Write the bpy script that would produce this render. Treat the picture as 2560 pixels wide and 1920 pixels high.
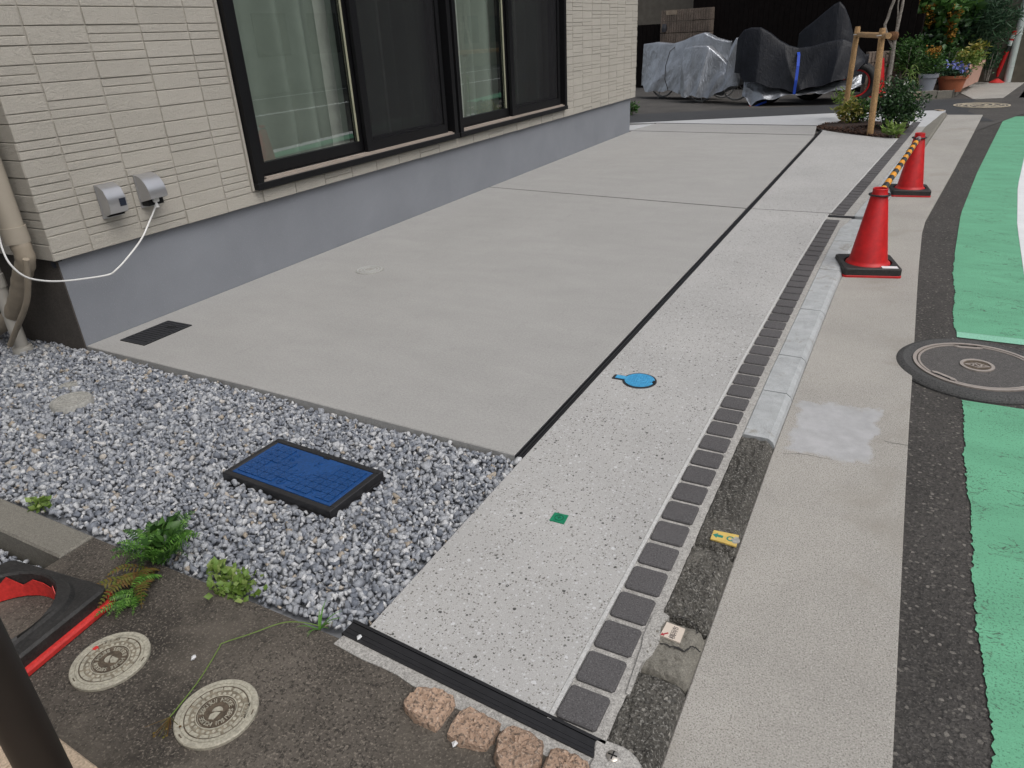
import bpy, bmesh, math, random
import numpy as np
from mathutils import Vector, Matrix
random.seed(7); RNG = np.random.default_rng(11)
R_ = math.radians
SC = bpy.context.scene
for o_ in list(bpy.data.objects): bpy.data.objects.remove(o_)
COL = SC.collection

# ------------------------------------------------------------------ camera
# focal length and tilt come from the vanishing points of the house wall (pixels of the 2560 x 1920 photo)
CX, CY, FPX, CAMH = 1280.0, 960.0, 1775.0, 1.24
def _n(a): return a/np.linalg.norm(a)
_D = _n(np.array([1469.-CX, 4577.-CY, FPX]))
_F = np.array([2320.-CX, 36.-CY, FPX]); _F = _n(_F-_D*(_F@_D))
_U = -_D; _X = _n(np.cross(_F, _U)); ROT = np.stack([_X, _F, _U])
def ray(px, py): return ROT@np.array([px-CX, py-CY, FPX])
_d0 = ray(216, 864.5); _o = _d0[:2]*(-CAMH/_d0[2]); CAM = np.array([-_o[0], -_o[1], CAMH])
def P(px, py, z=0.0):
    d = ray(px, py); t = (z-CAM[2])/d[2]; return CAM+d*t
def WX(px, py, x):
    d = ray(px, py); t = (x-CAM[0])/d[0]; return CAM+d*t
def WY(px, py, y):
    d = ray(px, py); t = (y-CAM[1])/d[1]; return CAM+d*t
def WP(px, py, p0, u):
    # point on the vertical plane through p0 along horizontal direction u
    n = np.array([-u[1], u[0], 0.]); d = ray(px, py); t = ((np.asarray(p0)-CAM)@n)/(d@n); return CAM+d*t
SD = 2560/2212.
def PD(x, y, z=0.0): return P(x*SD, y*SD, z)

cd = bpy.data.cameras.new('camera'); cam = bpy.data.objects.new('camera', cd); COL.objects.link(cam)
cd.sensor_fit = 'HORIZONTAL'; cd.sensor_width = 36.0; cd.lens = FPX/2560*36.0; cd.clip_start = 0.05; cd.clip_end = 2000
m = np.eye(4); m[:3, 0] = ROT[:, 0]; m[:3, 1] = -ROT[:, 1]; m[:3, 2] = -ROT[:, 2]; m[:3, 3] = CAM
cam.matrix_world = Matrix(m.tolist()); SC.camera = cam

# ------------------------------------------------------------------ sky, sun, exposure (overcast)
W = bpy.data.worlds.new('World'); SC.world = W; W.use_nodes = True
wn = W.node_tree.nodes; wl_ = W.node_tree.links; wn.clear()
sky = wn.new('ShaderNodeTexSky'); sky.sky_type = 'NISHITA'; sky.sun_disc = False
SUN_EL, SUN_AZ = R_(58), R_(110)      # azimuth clockwise from +Y: light from the street side
sky.sun_elevation = SUN_EL; sky.sun_rotation = SUN_AZ; sky.air_density = 1.0; sky.dust_density = 4.0; sky.ozone_density = 1.0
hs = wn.new('ShaderNodeHueSaturation'); hs.inputs['Saturation'].default_value = 0.38
bg = wn.new('ShaderNodeBackground'); bg.inputs['Strength'].default_value = 0.14
wo = wn.new('ShaderNodeOutputWorld')
wl_.new(sky.outputs[0], hs.inputs['Color']); wl_.new(hs.outputs[0], bg.inputs[0]); wl_.new(bg.outputs[0], wo.inputs[0])
sl = bpy.data.lights.new('sun', 'SUN'); sl.energy = 0.8; sl.angle = R_(45); sl.color = (1, .97, .93)
so = bpy.data.objects.new('sun', sl); COL.objects.link(so)
sdir = Vector((math.sin(SUN_AZ)*math.cos(SUN_EL), math.cos(SUN_AZ)*math.cos(SUN_EL), math.sin(SUN_EL)))
so.rotation_euler = sdir.to_track_quat('Z', 'Y').to_euler(); so.location = (10, -5, 20)
SC.view_settings.view_transform = 'Standard'; SC.view_settings.look = 'None'
SC.view_settings.exposure = 0.22; SC.view_settings.gamma = 1.0; SC.view_settings.use_curve_mapping = False
SC.render.engine = 'CYCLES'

# ------------------------------------------------------------------ materials
MATS = {}
def newmat(name):
    mt = bpy.data.materials.new(name); mt.use_nodes = True
    nt = mt.node_tree; nt.nodes.clear(); out = nt.nodes.new('ShaderNodeOutputMaterial')
    b = nt.nodes.new('ShaderNodeBsdfPrincipled'); nt.links.new(b.outputs[0], out.inputs[0])
    MATS[name] = mt; return mt, nt, b
class NG:
    "small node helper"
    def __init__(s, nt, obj=False):
        s.nt = nt; s.L = nt.links
        if obj:
            s.pos = nt.nodes.new('ShaderNodeTexCoord').outputs['Object']
        else:
            s.pos = nt.nodes.new('ShaderNodeNewGeometry').outputs['Position']
    def N(s, t, **kw):
        n = s.nt.nodes.new(t)
        for k, v in kw.items(): setattr(n, k, v)
        return n
    def vec(s, sc):
        mp = s.N('ShaderNodeMapping'); mp.inputs['Scale'].default_value = sc; s.L.new(s.pos, mp.inputs[0]); return mp.outputs[0]
    def noise(s, scale, detail=3, rough=.55, v=None, dist=0):
        n = s.N('ShaderNodeTexNoise'); n.inputs['Scale'].default_value = scale; n.inputs['Detail'].default_value = detail
        n.inputs['Roughness'].default_value = rough; n.inputs['Distortion'].default_value = dist
        s.L.new(v or s.pos, n.inputs['Vector']); return n.outputs['Fac']
    def vor(s, scale, feature='F1', v=None, rnd=1):
        n = s.N('ShaderNodeTexVoronoi', feature=feature); n.inputs['Scale'].default_value = scale; n.inputs['Randomness'].default_value = rnd
        s.L.new(v or s.pos, n.inputs['Vector']); return n
    def ramp(s, fac, stops, interp='LINEAR'):
        r = s.N('ShaderNodeValToRGB'); r.color_ramp.interpolation = interp
        e = r.color_ramp.elements
        while len(e) < len(stops): e.new(.5)
        for i, (p, c) in enumerate(stops):
            e[i].position = p; c = (c, c, c) if not hasattr(c, '__len__') else c; e[i].color = (*c, 1)
        s.L.new(fac, r.inputs[0]); return r.outputs[0]
    def mix(s, fac, a, b, mode='MIX'):
        n = s.N('ShaderNodeMix', data_type='RGBA', blend_type=mode)
        for sock, val in ((n.inputs[0], fac), (n.inputs[6], a), (n.inputs[7], b)):
            if hasattr(val, 'is_linked'): s.L.new(val, sock)
            elif hasattr(val, '__len__'): sock.default_value = (*val, 1)
            else: sock.default_value = val
        return n.outputs[2]
    def math(s, op, a, b=0.5):
        n = s.N('ShaderNodeMath', operation=op)
        for sock, val in ((n.inputs[0], a), (n.inputs[1], b)):
            if hasattr(val, 'is_linked'): s.L.new(val, sock)
            else: sock.default_value = val
        return n.outputs[0]
    def bump(s, h, b, strength=.3, dist=.003):
        n = s.N('ShaderNodeBump'); n.inputs['Strength'].default_value = strength; n.inputs['Distance'].default_value = dist
        s.L.new(h, n.inputs['Height']); s.L.new(n.outputs[0], b.inputs['Normal'])
def scale_c(c, k): return tuple(min(1, x*k) for x in c)
def simple(name, c, rough=.6, metal=0, var=.12, vs=8, fine=0, fs=120, bump=0, bd=.002, spec=.5, obj=False):
    mt, nt, b = newmat(name); g = NG(nt, obj)
    f = g.noise(vs, 4); col = g.ramp(f, [(.3, scale_c(c, 1-var)), (.7, scale_c(c, 1+var))])
    if fine:
        f2 = g.noise(fs, 2); col = g.mix(fine, col, g.ramp(f2, [(.3, .0), (.7, 1.)]), 'OVERLAY')
    g.L.new(col, b.inputs['Base Color']); b.inputs['Roughness'].default_value = rough; b.inputs['Metallic'].default_value = metal
    b.inputs['Specular IOR Level'].default_value = spec
    if bump: g.bump(g.noise(fs, 3), b, bump, bd)
    return mt
def island(name, stops, rough=.6, spec=.4, bump=0, bs=150, noise_mix=0, trans=0):
    mt, nt, b = newmat(name); g = NG(nt)
    geo = g.N('ShaderNodeNewGeometry'); col = g.ramp(geo.outputs['Random Per Island'], stops)
    if noise_mix: col = g.mix(noise_mix, col, g.ramp(g.noise(bs, 3), [(.3, .05), (.7, .95)]), 'OVERLAY')
    g.L.new(col, b.inputs['Base Color']); b.inputs['Roughness'].default_value = rough; b.inputs['Specular IOR Level'].default_value = spec
    if trans:
        out = [n for n in nt.nodes if n.type == 'OUTPUT_MATERIAL'][0]
        tr = g.N('ShaderNodeBsdfTranslucent'); g.L.new(col, tr.inputs[0]); ms = g.N('ShaderNodeMixShader'); ms.inputs[0].default_value = trans
        g.L.new(b.outputs[0], ms.inputs[1]); g.L.new(tr.outputs[0], ms.inputs[2]); g.L.new(ms.outputs[0], out.inputs[0])
    if bump: g.bump(g.noise(bs, 3), b, bump, .003)
    return mt

def concrete(name, c, cloud=.14, grain=.25, rough=.85, streak=0):
    mt, nt, b = newmat(name); g = NG(nt)
    a = g.noise(1.3, 5, .6, dist=.4); col = g.ramp(a, [(.25, scale_c(c, 1-cloud)), (.5, c), (.75, scale_c(c, 1+cloud))])
    a2 = g.noise(4.5 if streak else 5.5, 6, .68, v=g.vec((.5, 1.25, 1)) if streak else None, dist=.4)
    col = g.mix(.6 if streak else .35, col, g.ramp(a2, [(.3, scale_c(c, .90)), (.7, scale_c(c, 1.07))]))
    col = g.mix(g.ramp(g.noise(16, 6, .75, v=g.vec((1, .35, 1)), dist=.5), [(.52, 0.), (.75, .35)]), col, scale_c(c, .80))
    col = g.mix(grain*.7, col, g.ramp(g.noise(110, 3, .75), [(.3, .1), (.7, .9)]), 'OVERLAY')
    col = g.mix(grain, col, g.ramp(g.noise(330, 2, .7), [(.3, .1), (.7, .9)]), 'OVERLAY')
    pore = g.vor(55); pm = g.math('LESS_THAN', pore.outputs['Distance'], .07)
    rn = g.math('GREATER_THAN', g.N('ShaderNodeSeparateColor').outputs[0], .5)
    sep = [n for n in nt.nodes if n.type == 'SEPARATE_COLOR'][0]; g.L.new(pore.outputs['Color'], sep.inputs[0]); rn = g.math('GREATER_THAN', sep.outputs[0], .8)
    col = g.mix(g.math('MULTIPLY', g.math('MULTIPLY', pm, rn), .5), col, scale_c(c, .45))
    g.L.new(col, b.inputs['Base Color']); b.inputs['Roughness'].default_value = rough; b.inputs['Specular IOR Level'].default_value = .3
    g.bump(g.noise(260, 3, .6), b, .25, .002); return mt
concrete('slab', (.345, .340, .328), cloud=.08, streak=1)
concrete('slab_pale', (.47, .475, .48), cloud=.06, grain=.12)
concrete('mortar', (.36, .35, .33), grain=.5)
concrete('mortar_pale', (.50, .50, .49), grain=.25)
concrete('patch', (.40, .41, .43), cloud=.12, grain=.15)
concrete('old_kerb_grey', (.185, .175, .15), cloud=.2, grain=.4)

def aggregate():
    mt, nt, b = newmat('aggregate'); g = NG(nt); c = (.405, .40, .39)
    col = g.ramp(g.noise(1.6, 4), [(.3, scale_c(c, .9)), (.7, scale_c(c, 1.08))])
    col = g.mix(.22, col, g.ramp(g.noise(420, 2), [(.3, .1), (.7, .9)]), 'OVERLAY')
    patchy = g.noise(5, 3)
    h = None
    for sc, th, sel, cc, amt in ((150, .36, .64, (.11, .105, .09), .85), (230, .36, .62, (.17, .16, .135), .75), (120, .36, .70, (.56, .57, .58), .65), (95, .36, .93, (.05, .05, .045), .9), (260, .34, .62, (.58, .58, .58), .65), (85, .38, .95, (.60, .61, .62), .7)):
        ns = g.N('ShaderNodeTexNoise'); ns.inputs['Scale'].default_value = sc*.8; g.L.new(g.pos, ns.inputs['Vector'])
        mx = g.N('ShaderNodeVectorMath', operation='MULTIPLY_ADD'); g.L.new(ns.outputs['Color'], mx.inputs[0]); mx.inputs[1].default_value = (.5/sc,)*3; g.L.new(g.pos, mx.inputs[2])
        v = g.vor(sc, v=mx.outputs[0]); s = g.N('ShaderNodeSeparateColor'); g.L.new(v.outputs['Color'], s.inputs[0])
        thr = g.math('MULTIPLY', s.outputs[1], th+.12)
        k = g.math('MULTIPLY', g.math('LESS_THAN', v.outputs['Distance'], thr), g.math('GREATER_THAN', g.math('ADD', s.outputs[0], g.math('MULTIPLY', g.math('SUBTRACT', patchy, .5), .35)), sel))
        col = g.mix(g.math('MULTIPLY', k, amt), col, cc)
    g.L.new(col, b.inputs['Base Color']); b.inputs['Roughness'].default_value = .7; b.inputs['Specular IOR Level'].default_value = .35
    g.bump(g.noise(300, 3), b, .3, .0015)
aggregate()

def speckle(name, c, dark, light, s1=260, s2=420, rough=.85, cloud=.15, bump=.5, bd=.003, big=None, dmix=.8, lmix=.6, stain=None):
    mt, nt, b = newmat(name); g = NG(nt)
    col = g.ramp(g.noise(2.2, 5, .6, dist=.3), [(.28, scale_c(c, 1-cloud)), (.72, scale_c(c, 1+cloud))])
    n1 = g.noise(s1, 2, .6); col = g.mix(g.ramp(n1, [(.52, 0.), (.62, dmix)]), col, dark)
    n2 = g.noise(s2, 2, .6); col = g.mix(g.ramp(n2, [(.56, 0.), (.66, lmix)]), col, light)
    h = g.math('ADD', n1, g.math('MULTIPLY', n2, .5))
    if big:
        sc, sel, lo, hi = big
        ns = g.N('ShaderNodeTexNoise'); ns.inputs['Scale'].default_value = sc*1.1; g.L.new(g.pos, ns.inputs['Vector']); mx = g.N('ShaderNodeVectorMath', operation='MULTIPLY_ADD'); g.L.new(ns.outputs['Color'], mx.inputs[0]); mx.inputs[1].default_value = (.8/sc,)*3; g.L.new(g.pos, mx.inputs[2])
        v = g.vor(sc, v=mx.outputs[0]); s = g.N('ShaderNodeSeparateColor'); g.L.new(v.outputs['Color'], s.inputs[0])
        k = g.math('MULTIPLY', g.math('LESS_THAN', v.outputs['Distance'], g.math('ADD', g.math('MULTIPLY', s.outputs[2], .34), .10)), g.math('GREATER_THAN', s.outputs[0], sel))
        col = g.mix(g.math('MULTIPLY', k, .85), col, g.ramp(s.outputs[1], [(0, lo), (.75, hi), (1, scale_c(hi, 1.5))])); h = g.math('ADD', h, g.math('MULTIPLY', k, .8))
    if stain:
        sc, cc, lo = stain
        col = g.mix(g.ramp(g.noise(sc, 5, .65, dist=.5), [(lo, 0.), (lo+.18, .85)]), col, cc)
    g.L.new(col, b.inputs['Base Color']); b.inputs['Roughness'].default_value = rough; b.inputs['Specular IOR Level'].default_value = .35
    g.bump(h, b, bump, bd); return mt
speckle('gutter', (.365, .35, .32), (.15, .14, .125), (.52, .50, .47), s1=270, s2=340, cloud=.12, bump=.45, dmix=.75, lmix=.7, stain=(2.4, (.27, .25, .215), .56))
speckle('asphalt', (.060, .056, .052), (.022, .021, .02), (.15, .14, .13), s1=120, s2=170, cloud=.28, bump=1.0, bd=.007, big=(80, .3, (.045, .042, .038), (.15, .14, .125)), lmix=.5, dmix=.7)
speckle('asphalt_alley', (.075, .070, .065), (.04, .038, .035), (.13, .125, .115), s1=90, s2=160, cloud=.25, bump=.6, bd=.005, lmix=.4)
speckle('asphalt_dark', (.05, .052, .055), (.03, .03, .03), (.10, .10, .10), s1=90, s2=160, cloud=.15, bump=.5, bd=.005, lmix=.3)
speckle('old_pavement', (.078, .068, .057), (.024, .021, .018), (.24, .21, .175), s1=150, s2=190, cloud=.75, bump=.8, bd=.004, lmix=.65, stain=(2.6, (.14, .122, .10), .50))
speckle('kerb_old', (.085, .08, .07), (.03, .028, .025), (.40, .39, .36), s1=130, s2=170, cloud=.45, bump=1.0, bd=.009, big=(62, .35, (.04, .04, .038), (.20, .19, .17)), lmix=.5, stain=(9, (.17, .16, .14), .56))
speckle('paver', (.092, .088, .09), (.034, .033, .034), (.21, .205, .205), s1=260, s2=300, cloud=.12, bump=.35, bd=.0015, lmix=.5, dmix=.6)
speckle('granite', (.36, .25, .18), (.10, .08, .065), (.52, .42, .34), s1=140, s2=170, cloud=.3, bump=.8, bd=.005, lmix=.5, dmix=.8)
speckle('foundation', (.225, .238, .262), (.12, .13, .15), (.50, .52, .56), s1=150, s2=150, cloud=.08, bump=.5, bd=.002, dmix=.3, lmix=.22)
def kerbnew():
    mt, nt, b = newmat('kerb_new'); g = NG(nt); c = (.37, .385, .39)
    col = g.ramp(g.noise(14, 5, .65, dist=.6), [(.3, scale_c(c, .85)), (.65, scale_c(c, 1.15))])
    col = g.mix(g.ramp(g.noise(9, 6, .7, dist=.8), [(.56, 0.), (.66, .7)]), col, (.24, .225, .19))
    col = g.mix(.2, col, g.ramp(g.noise(320, 2), [(.3, .1), (.7, .9)]), 'OVERLAY')
    g.L.new(col, b.inputs['Base Color']); b.inputs['Roughness'].default_value = .8; g.bump(g.noise(220, 3), b, .25, .002)
kerbnew()
def green():
    mt, nt, b = newmat('green_paint'); g = NG(nt); c = (.135, .40, .24)
    col = g.ramp(g.noise(3, 5, .6, v=g.vec((1, 3, 1))), [(.3, scale_c(c, .85)), (.7, scale_c(c, 1.12))])
    sp = g.math('ADD', g.noise(170, 3, .7), g.math('MULTIPLY', g.noise(3.5, 3), .16))
    col = g.mix(g.ramp(sp, [(.64, 0.), (.72, .75)]), col, (.045, .10, .065))
    cn = g.noise(1.0, 4, .6, v=g.vec((5, 16, 1)), dist=.6); crk = g.math('MULTIPLY', g.math('LESS_THAN', g.math('ABSOLUTE', g.math('SUBTRACT', cn, .5)), .006), g.math('GREATER_THAN', g.noise(4.5, 3), .53))
    col = g.mix(g.math('MULTIPLY', crk, .8), col, (.05, .07, .05))
    ch = g.math('MULTIPLY', g.math('GREATER_THAN', g.noise(1.0, 3, .6, v=g.vec((26, 60, 1))), .67), g.math('GREATER_THAN', g.noise(3, 2), .5)); col = g.mix(g.math('MULTIPLY', ch, .7), col, (.075, .085, .06))
    g.L.new(col, b.inputs['Base Color']); b.inputs['Roughness'].default_value = .65; b.inputs['Specular IOR Level'].default_value = .4
    g.bump(g.noise(160, 4, .7), b, .6, .004)
green()
simple('white_paint', (.72, .73, .74), .6, var=.06, fine=.2, fs=150, bump=.3, bd=.003)
simple('pale_green_paint', (.24, .53, .38), .6, var=.06, fine=.2, fs=150)
def siding():
    mt, nt, b = newmat('siding'); g = NG(nt); c = (.445, .42, .37)
    col = g.ramp(g.noise(2.5, 4), [(.3, scale_c(c, .95)), (.7, scale_c(c, 1.05))])
    oi = g.N('ShaderNodeObjectInfo'); col = g.mix(.35, col, g.ramp(oi.outputs['Random'], [(0, scale_c(c, .9)), (1, scale_c(c, 1.07))]))
    col = g.mix(.12, col, g.ramp(g.noise(260, 2), [(.3, .1), (.7, .9)]), 'OVERLAY')
    g.L.new(col, b.inputs['Base Color']); b.inputs['Roughness'].default_value = .8; b.inputs['Specular IOR Level'].default_value = .3
    h = g.math('ADD', g.noise(38, 5, .75, v=g.vec((1, .7, 1)), dist=2.2), g.math('MULTIPLY', g.noise(180, 3), .35)); g.bump(h, b, .85, .007)
siding()
simple('black_metal', (.006, .006, .007), .45, metal=0, var=.05, spec=.25)
simple('dark_seal', (.01, .01, .01), .7)
simple('track_metal', (.42, .36, .31), .45, metal=.2, var=.06)
simple('curtain', (.24, .26, .235), .9, var=.05)
simple('room', (.45, .44, .42), .9)
simple('black_plastic', (.018, .018, .02), .45, var=.15, fine=.2, fs=90, bump=.15)
simple('black_rubber', (.022, .021, .02), .6, var=.35, vs=12, fine=.4, fs=160, bump=.5, bd=.003)
simple('joint_black', (.012, .012, .014), .5, var=.2, vs=30, bump=.2)
simple('joint_dark', (.022, .021, .02), .8, var=.3, vs=40)
simple('blue_lid', (.010, .060, .20), .42, var=.1, fine=.25, fs=140, bump=.12)
simple('light_blue', (.06, .33, .58), .5, var=.08, fine=.2)
simple('green_tag', (.005, .20, .10), .35, var=.2, vs=60)
simple('cone_red', (.50, .008, .010), .50, var=.10, vs=9, fine=.14, fs=35)
simple('red_faded', (.55, .035, .03), .5, var=.15, vs=20, fine=.2)
simple('lid_beige', (.36, .34, .275), .6, var=.1, vs=25, fine=.25, fs=180)
simple('lid_grey', (.33, .325, .30), .65, var=.1, vs=30, fine=.2)
simple('lid_dirt_mid', (.20, .175, .13), .75, var=.2, vs=40, fine=.3)  # brownish dirt lying in the recess between the lid rings
simple('lid_dirt', (.085, .065, .045), .85, var=.3, vs=40, fine=.4)
simple('beige_pipe', (.36, .32, .26), .5, var=.05)
simple('beige_tape', (.30, .255, .195), .6, var=.08, vs=30)
simple('white_pipe', (.40, .385, .35), .4, var=.05)
simple('white_cable', (.75, .75, .73), .45, var=.02)
simple('silver', (.50, .50, .51), .32, metal=.75, var=.05)
simple('dark_blue_label', (.012, .018, .035), .4)
simple('wood', (.36, .22, .10), .7, var=.2, vs=6, fine=.35, fs=70, bump=.2)
simple('bark', (.24, .215, .19), .9, var=.3, vs=30, fine=.4, fs=70, bump=.5, bd=.006)
simple('rope', (.16, .075, .035), .95, var=.3, vs=60, fine=.5, bump=.6, bd=.008)
simple('soil', (.035, .020, .014), .95, var=.4, vs=30, fine=.5, fs=90, bump=.8, bd=.015)
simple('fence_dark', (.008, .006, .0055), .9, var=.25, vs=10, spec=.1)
simple('recess_dark', (.006, .006, .006), .9)
simple('yellow_tag', (.62, .44, .12), .45, var=.1, vs=60)
simple('teal_ink', (.02, .22, .17), .5)
simple('beige_tag', (.62, .54, .46), .45, var=.05, vs=60)
simple('ink', (.06, .05, .05), .6)
simple('red_ink', (.35, .03, .04), .6)
simple('steel', (.45, .42, .38), .35, metal=.8, var=.1, vs=30)
simple('steel_pink', (.48, .42, .37), .42, metal=.5, var=.12, vs=30)
simple('iron_dark', (.085, .08, .075), .6, var=.2, vs=40, fine=.5, fs=200, bump=.6, bd=.004)
speckle('collar', (.075, .075, .074), (.035, .035, .035), (.15, .15, .15), s1=160, s2=210, cloud=.2, bump=.6, bd=.004, lmix=.4)
simple('relief_pale', (.55, .48, .36), .5, var=.1)
simple('brown_post', (.014, .009, .0065), .55, var=.15, vs=15)
simple('tile_beige', (.46, .36, .26), .7, var=.08, vs=14, fine=.3, fs=200, bump=.3)
simple('strap_blue', (.01, .06, .45), .5)
simple('rim', (.62, .62, .62), .45, metal=.3)
simple('wheel_grey', (.22, .22, .21), .6)
simple('tyre', (.02, .02, .02), .8)
simple('terracotta', (.42, .13, .06), .75, var=.12, vs=10, fine=.15)
simple('pot_grey', (.30, .32, .36), .5, var=.05)
simple('pot_dark', (.04, .042, .05), .5)
simple('planter_pink', (.55, .33, .26), .7, var=.08, vs=10, fine=.15)
simple('stone_tan', (.34, .27, .20), .85, var=.2, vs=10, fine=.3, bump=.3)
simple('block_wall', (.19, .15, .12), .9, var=.25, vs=5, fine=.4, fs=60, bump=.5, bd=.006)
simple('wall_grey', (.18, .18, .17), .9, var=.2, vs=3, fine=.3, fs=40, bump=.3)
simple('house_dim', (.16, .14, .11), .9, var=.15)
simple('pole_white', (.55, .60, .58), .5, var=.08, vs=6)
simple('orange_tape', (.80, .33, .02), .4)
simple('black_tape', (.02, .02, .02), .4)
simple('wall_cream', (.5, .47, .42), .85, var=.06)
simple('roof_dark', (.06, .06, .065), .8)
simple('roof_orange', (.45, .15, .07), .8, var=.15)
simple('gravel_dust', (.24, .25, .27), .95, var=.2, vs=60)
simple('foundation_shade_brown', (.075, .066, .058), .9, var=.15, vs=6, fine=.2)
simple('ground', (.12, .11, .10), .95, var=.2)
island('gravel', [(0, (.15, .165, .195)), (.3, (.235, .25, .28)), (.6, (.32, .335, .36)), (.86, (.43, .44, .455)), (.96, (.56, .565, .57)), (.975, (.36, .32, .27)), (1, (.33, .28, .22))], .75, .35, .25, 220, .25)
island('leaf_green', [(0, (.018, .055, .012)), (.5, (.045, .12, .022)), (1, (.09, .19, .04))], .45, .45, trans=.25)
island('leaf_dark', [(0, (.010, .030, .010)), (.5, (.022, .062, .018)), (1, (.05, .12, .03))], .45, .5, trans=.2)
island('leaf_light', [(0, (.12, .20, .03)), (.5, (.17, .28, .06)), (1, (.30, .38, .12))], .5, .4, trans=.3)
island('leaf_yellow', [(0, (.09, .13, .02)), (.5, (.22, .24, .04)), (.85, (.38, .32, .07)), (1, (.45, .42, .2))], .5, .4, trans=.3)
island('leaf_blue', [(0, (.02, .06, .03)), (1, (.08, .16, .08))], .5, .4, trans=.25)
island('fern_green', [(0, (.05, .14, .018)), (.6, (.11, .27, .04)), (1, (.19, .34, .07))], .5, .4, trans=.3)
island('fern_dry', [(0, (.10, .12, .02)), (.5, (.16, .11, .03)), (1, (.12, .06, .02))], .7, .3, trans=.2)
island('bloom_orange', [(0, (.22, .10, .015)), (.5, (.42, .20, .03)), (1, (.50, .32, .06))], .7, .3, trans=.2)
island('bloom_blue', [(0, (.10, .12, .45)), (1, (.28, .32, .70))], .7, .3, trans=.2)
island('bloom_white', [(0, (.6, .62, .55)), (1, (.8, .8, .75))], .7, .3, trans=.2)
island('mulch', [(0, (.012, .007, .005)), (.6, (.05, .025, .016)), (1, (.11, .06, .04))], .9, .3)
def cover(name, c, rough, metal, sheen=0):
    mt, nt, b = newmat(name); g = NG(nt)
    col = g.ramp(g.noise(6, 4), [(.3, scale_c(c, .8)), (.7, scale_c(c, 1.15))]); g.L.new(col, b.inputs['Base Color'])
    b.inputs['Roughness'].default_value = rough; b.inputs['Metallic'].default_value = metal; b.inputs['Specular IOR Level'].default_value = .5 if metal else .22
    w = g.math('ADD', g.noise(5, 4, .55, v=g.vec((2.2, 2.2, .8)), dist=2.5), g.math('MULTIPLY', g.noise(16, 3, .5, v=g.vec((1.5, 1.5, .5)), dist=1.5), .3)); g.bump(w, b, .4 if metal else .2, .045)
cover('cover_silver', (.40, .42, .45), .34, .7)
cover('cover_black', (.010, .0115, .016), .46, 0)
def glass():
    mt, nt, b = newmat('glass'); g = NG(nt); out = [n for n in nt.nodes if n.type == 'OUTPUT_MATERIAL'][0]
    nt.nodes.remove(b); t = g.N('ShaderNodeBsdfTransparent'); t.inputs[0].default_value = (.86, .92, .88, 1)
    gl = g.N('ShaderNodeBsdfGlossy'); gl.inputs['Roughness'].default_value = .0; gl.inputs[0].default_value = (.95, 1, .97, 1)
    lw_ = g.N('ShaderNodeLayerWeight'); lw_.inputs[0].default_value = .5
    fr = g.math('ADD', g.math('MULTIPLY', g.math('POWER', lw_.outputs['Facing'], 5.0), .84), .16)
    ms = g.N('ShaderNodeMixShader'); g.L.new(fr, ms.inputs[0]); g.L.new(t.outputs[0], ms.inputs[1]); g.L.new(gl.outputs[0], ms.inputs[2]); g.L.new(ms.outputs[0], out.inputs[0])
glass()
def screen():
    mt, nt, b = newmat('insect_screen'); g = NG(nt); out = [n for n in nt.nodes if n.type == 'OUTPUT_MATERIAL'][0]
    b.inputs['Base Color'].default_value = (.02, .02, .022, 1); b.inputs['Roughness'].default_value = .8; b.inputs['Specular IOR Level'].default_value = .2
    t = g.N('ShaderNodeBsdfTransparent'); ms = g.N('ShaderNodeMixShader'); ms.inputs[0].default_value = .5
    g.L.new(t.outputs[0], ms.inputs[1]); g.L.new(b.outputs[0], ms.inputs[2]); g.L.new(ms.outputs[0], out.inputs[0])
screen()

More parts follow.
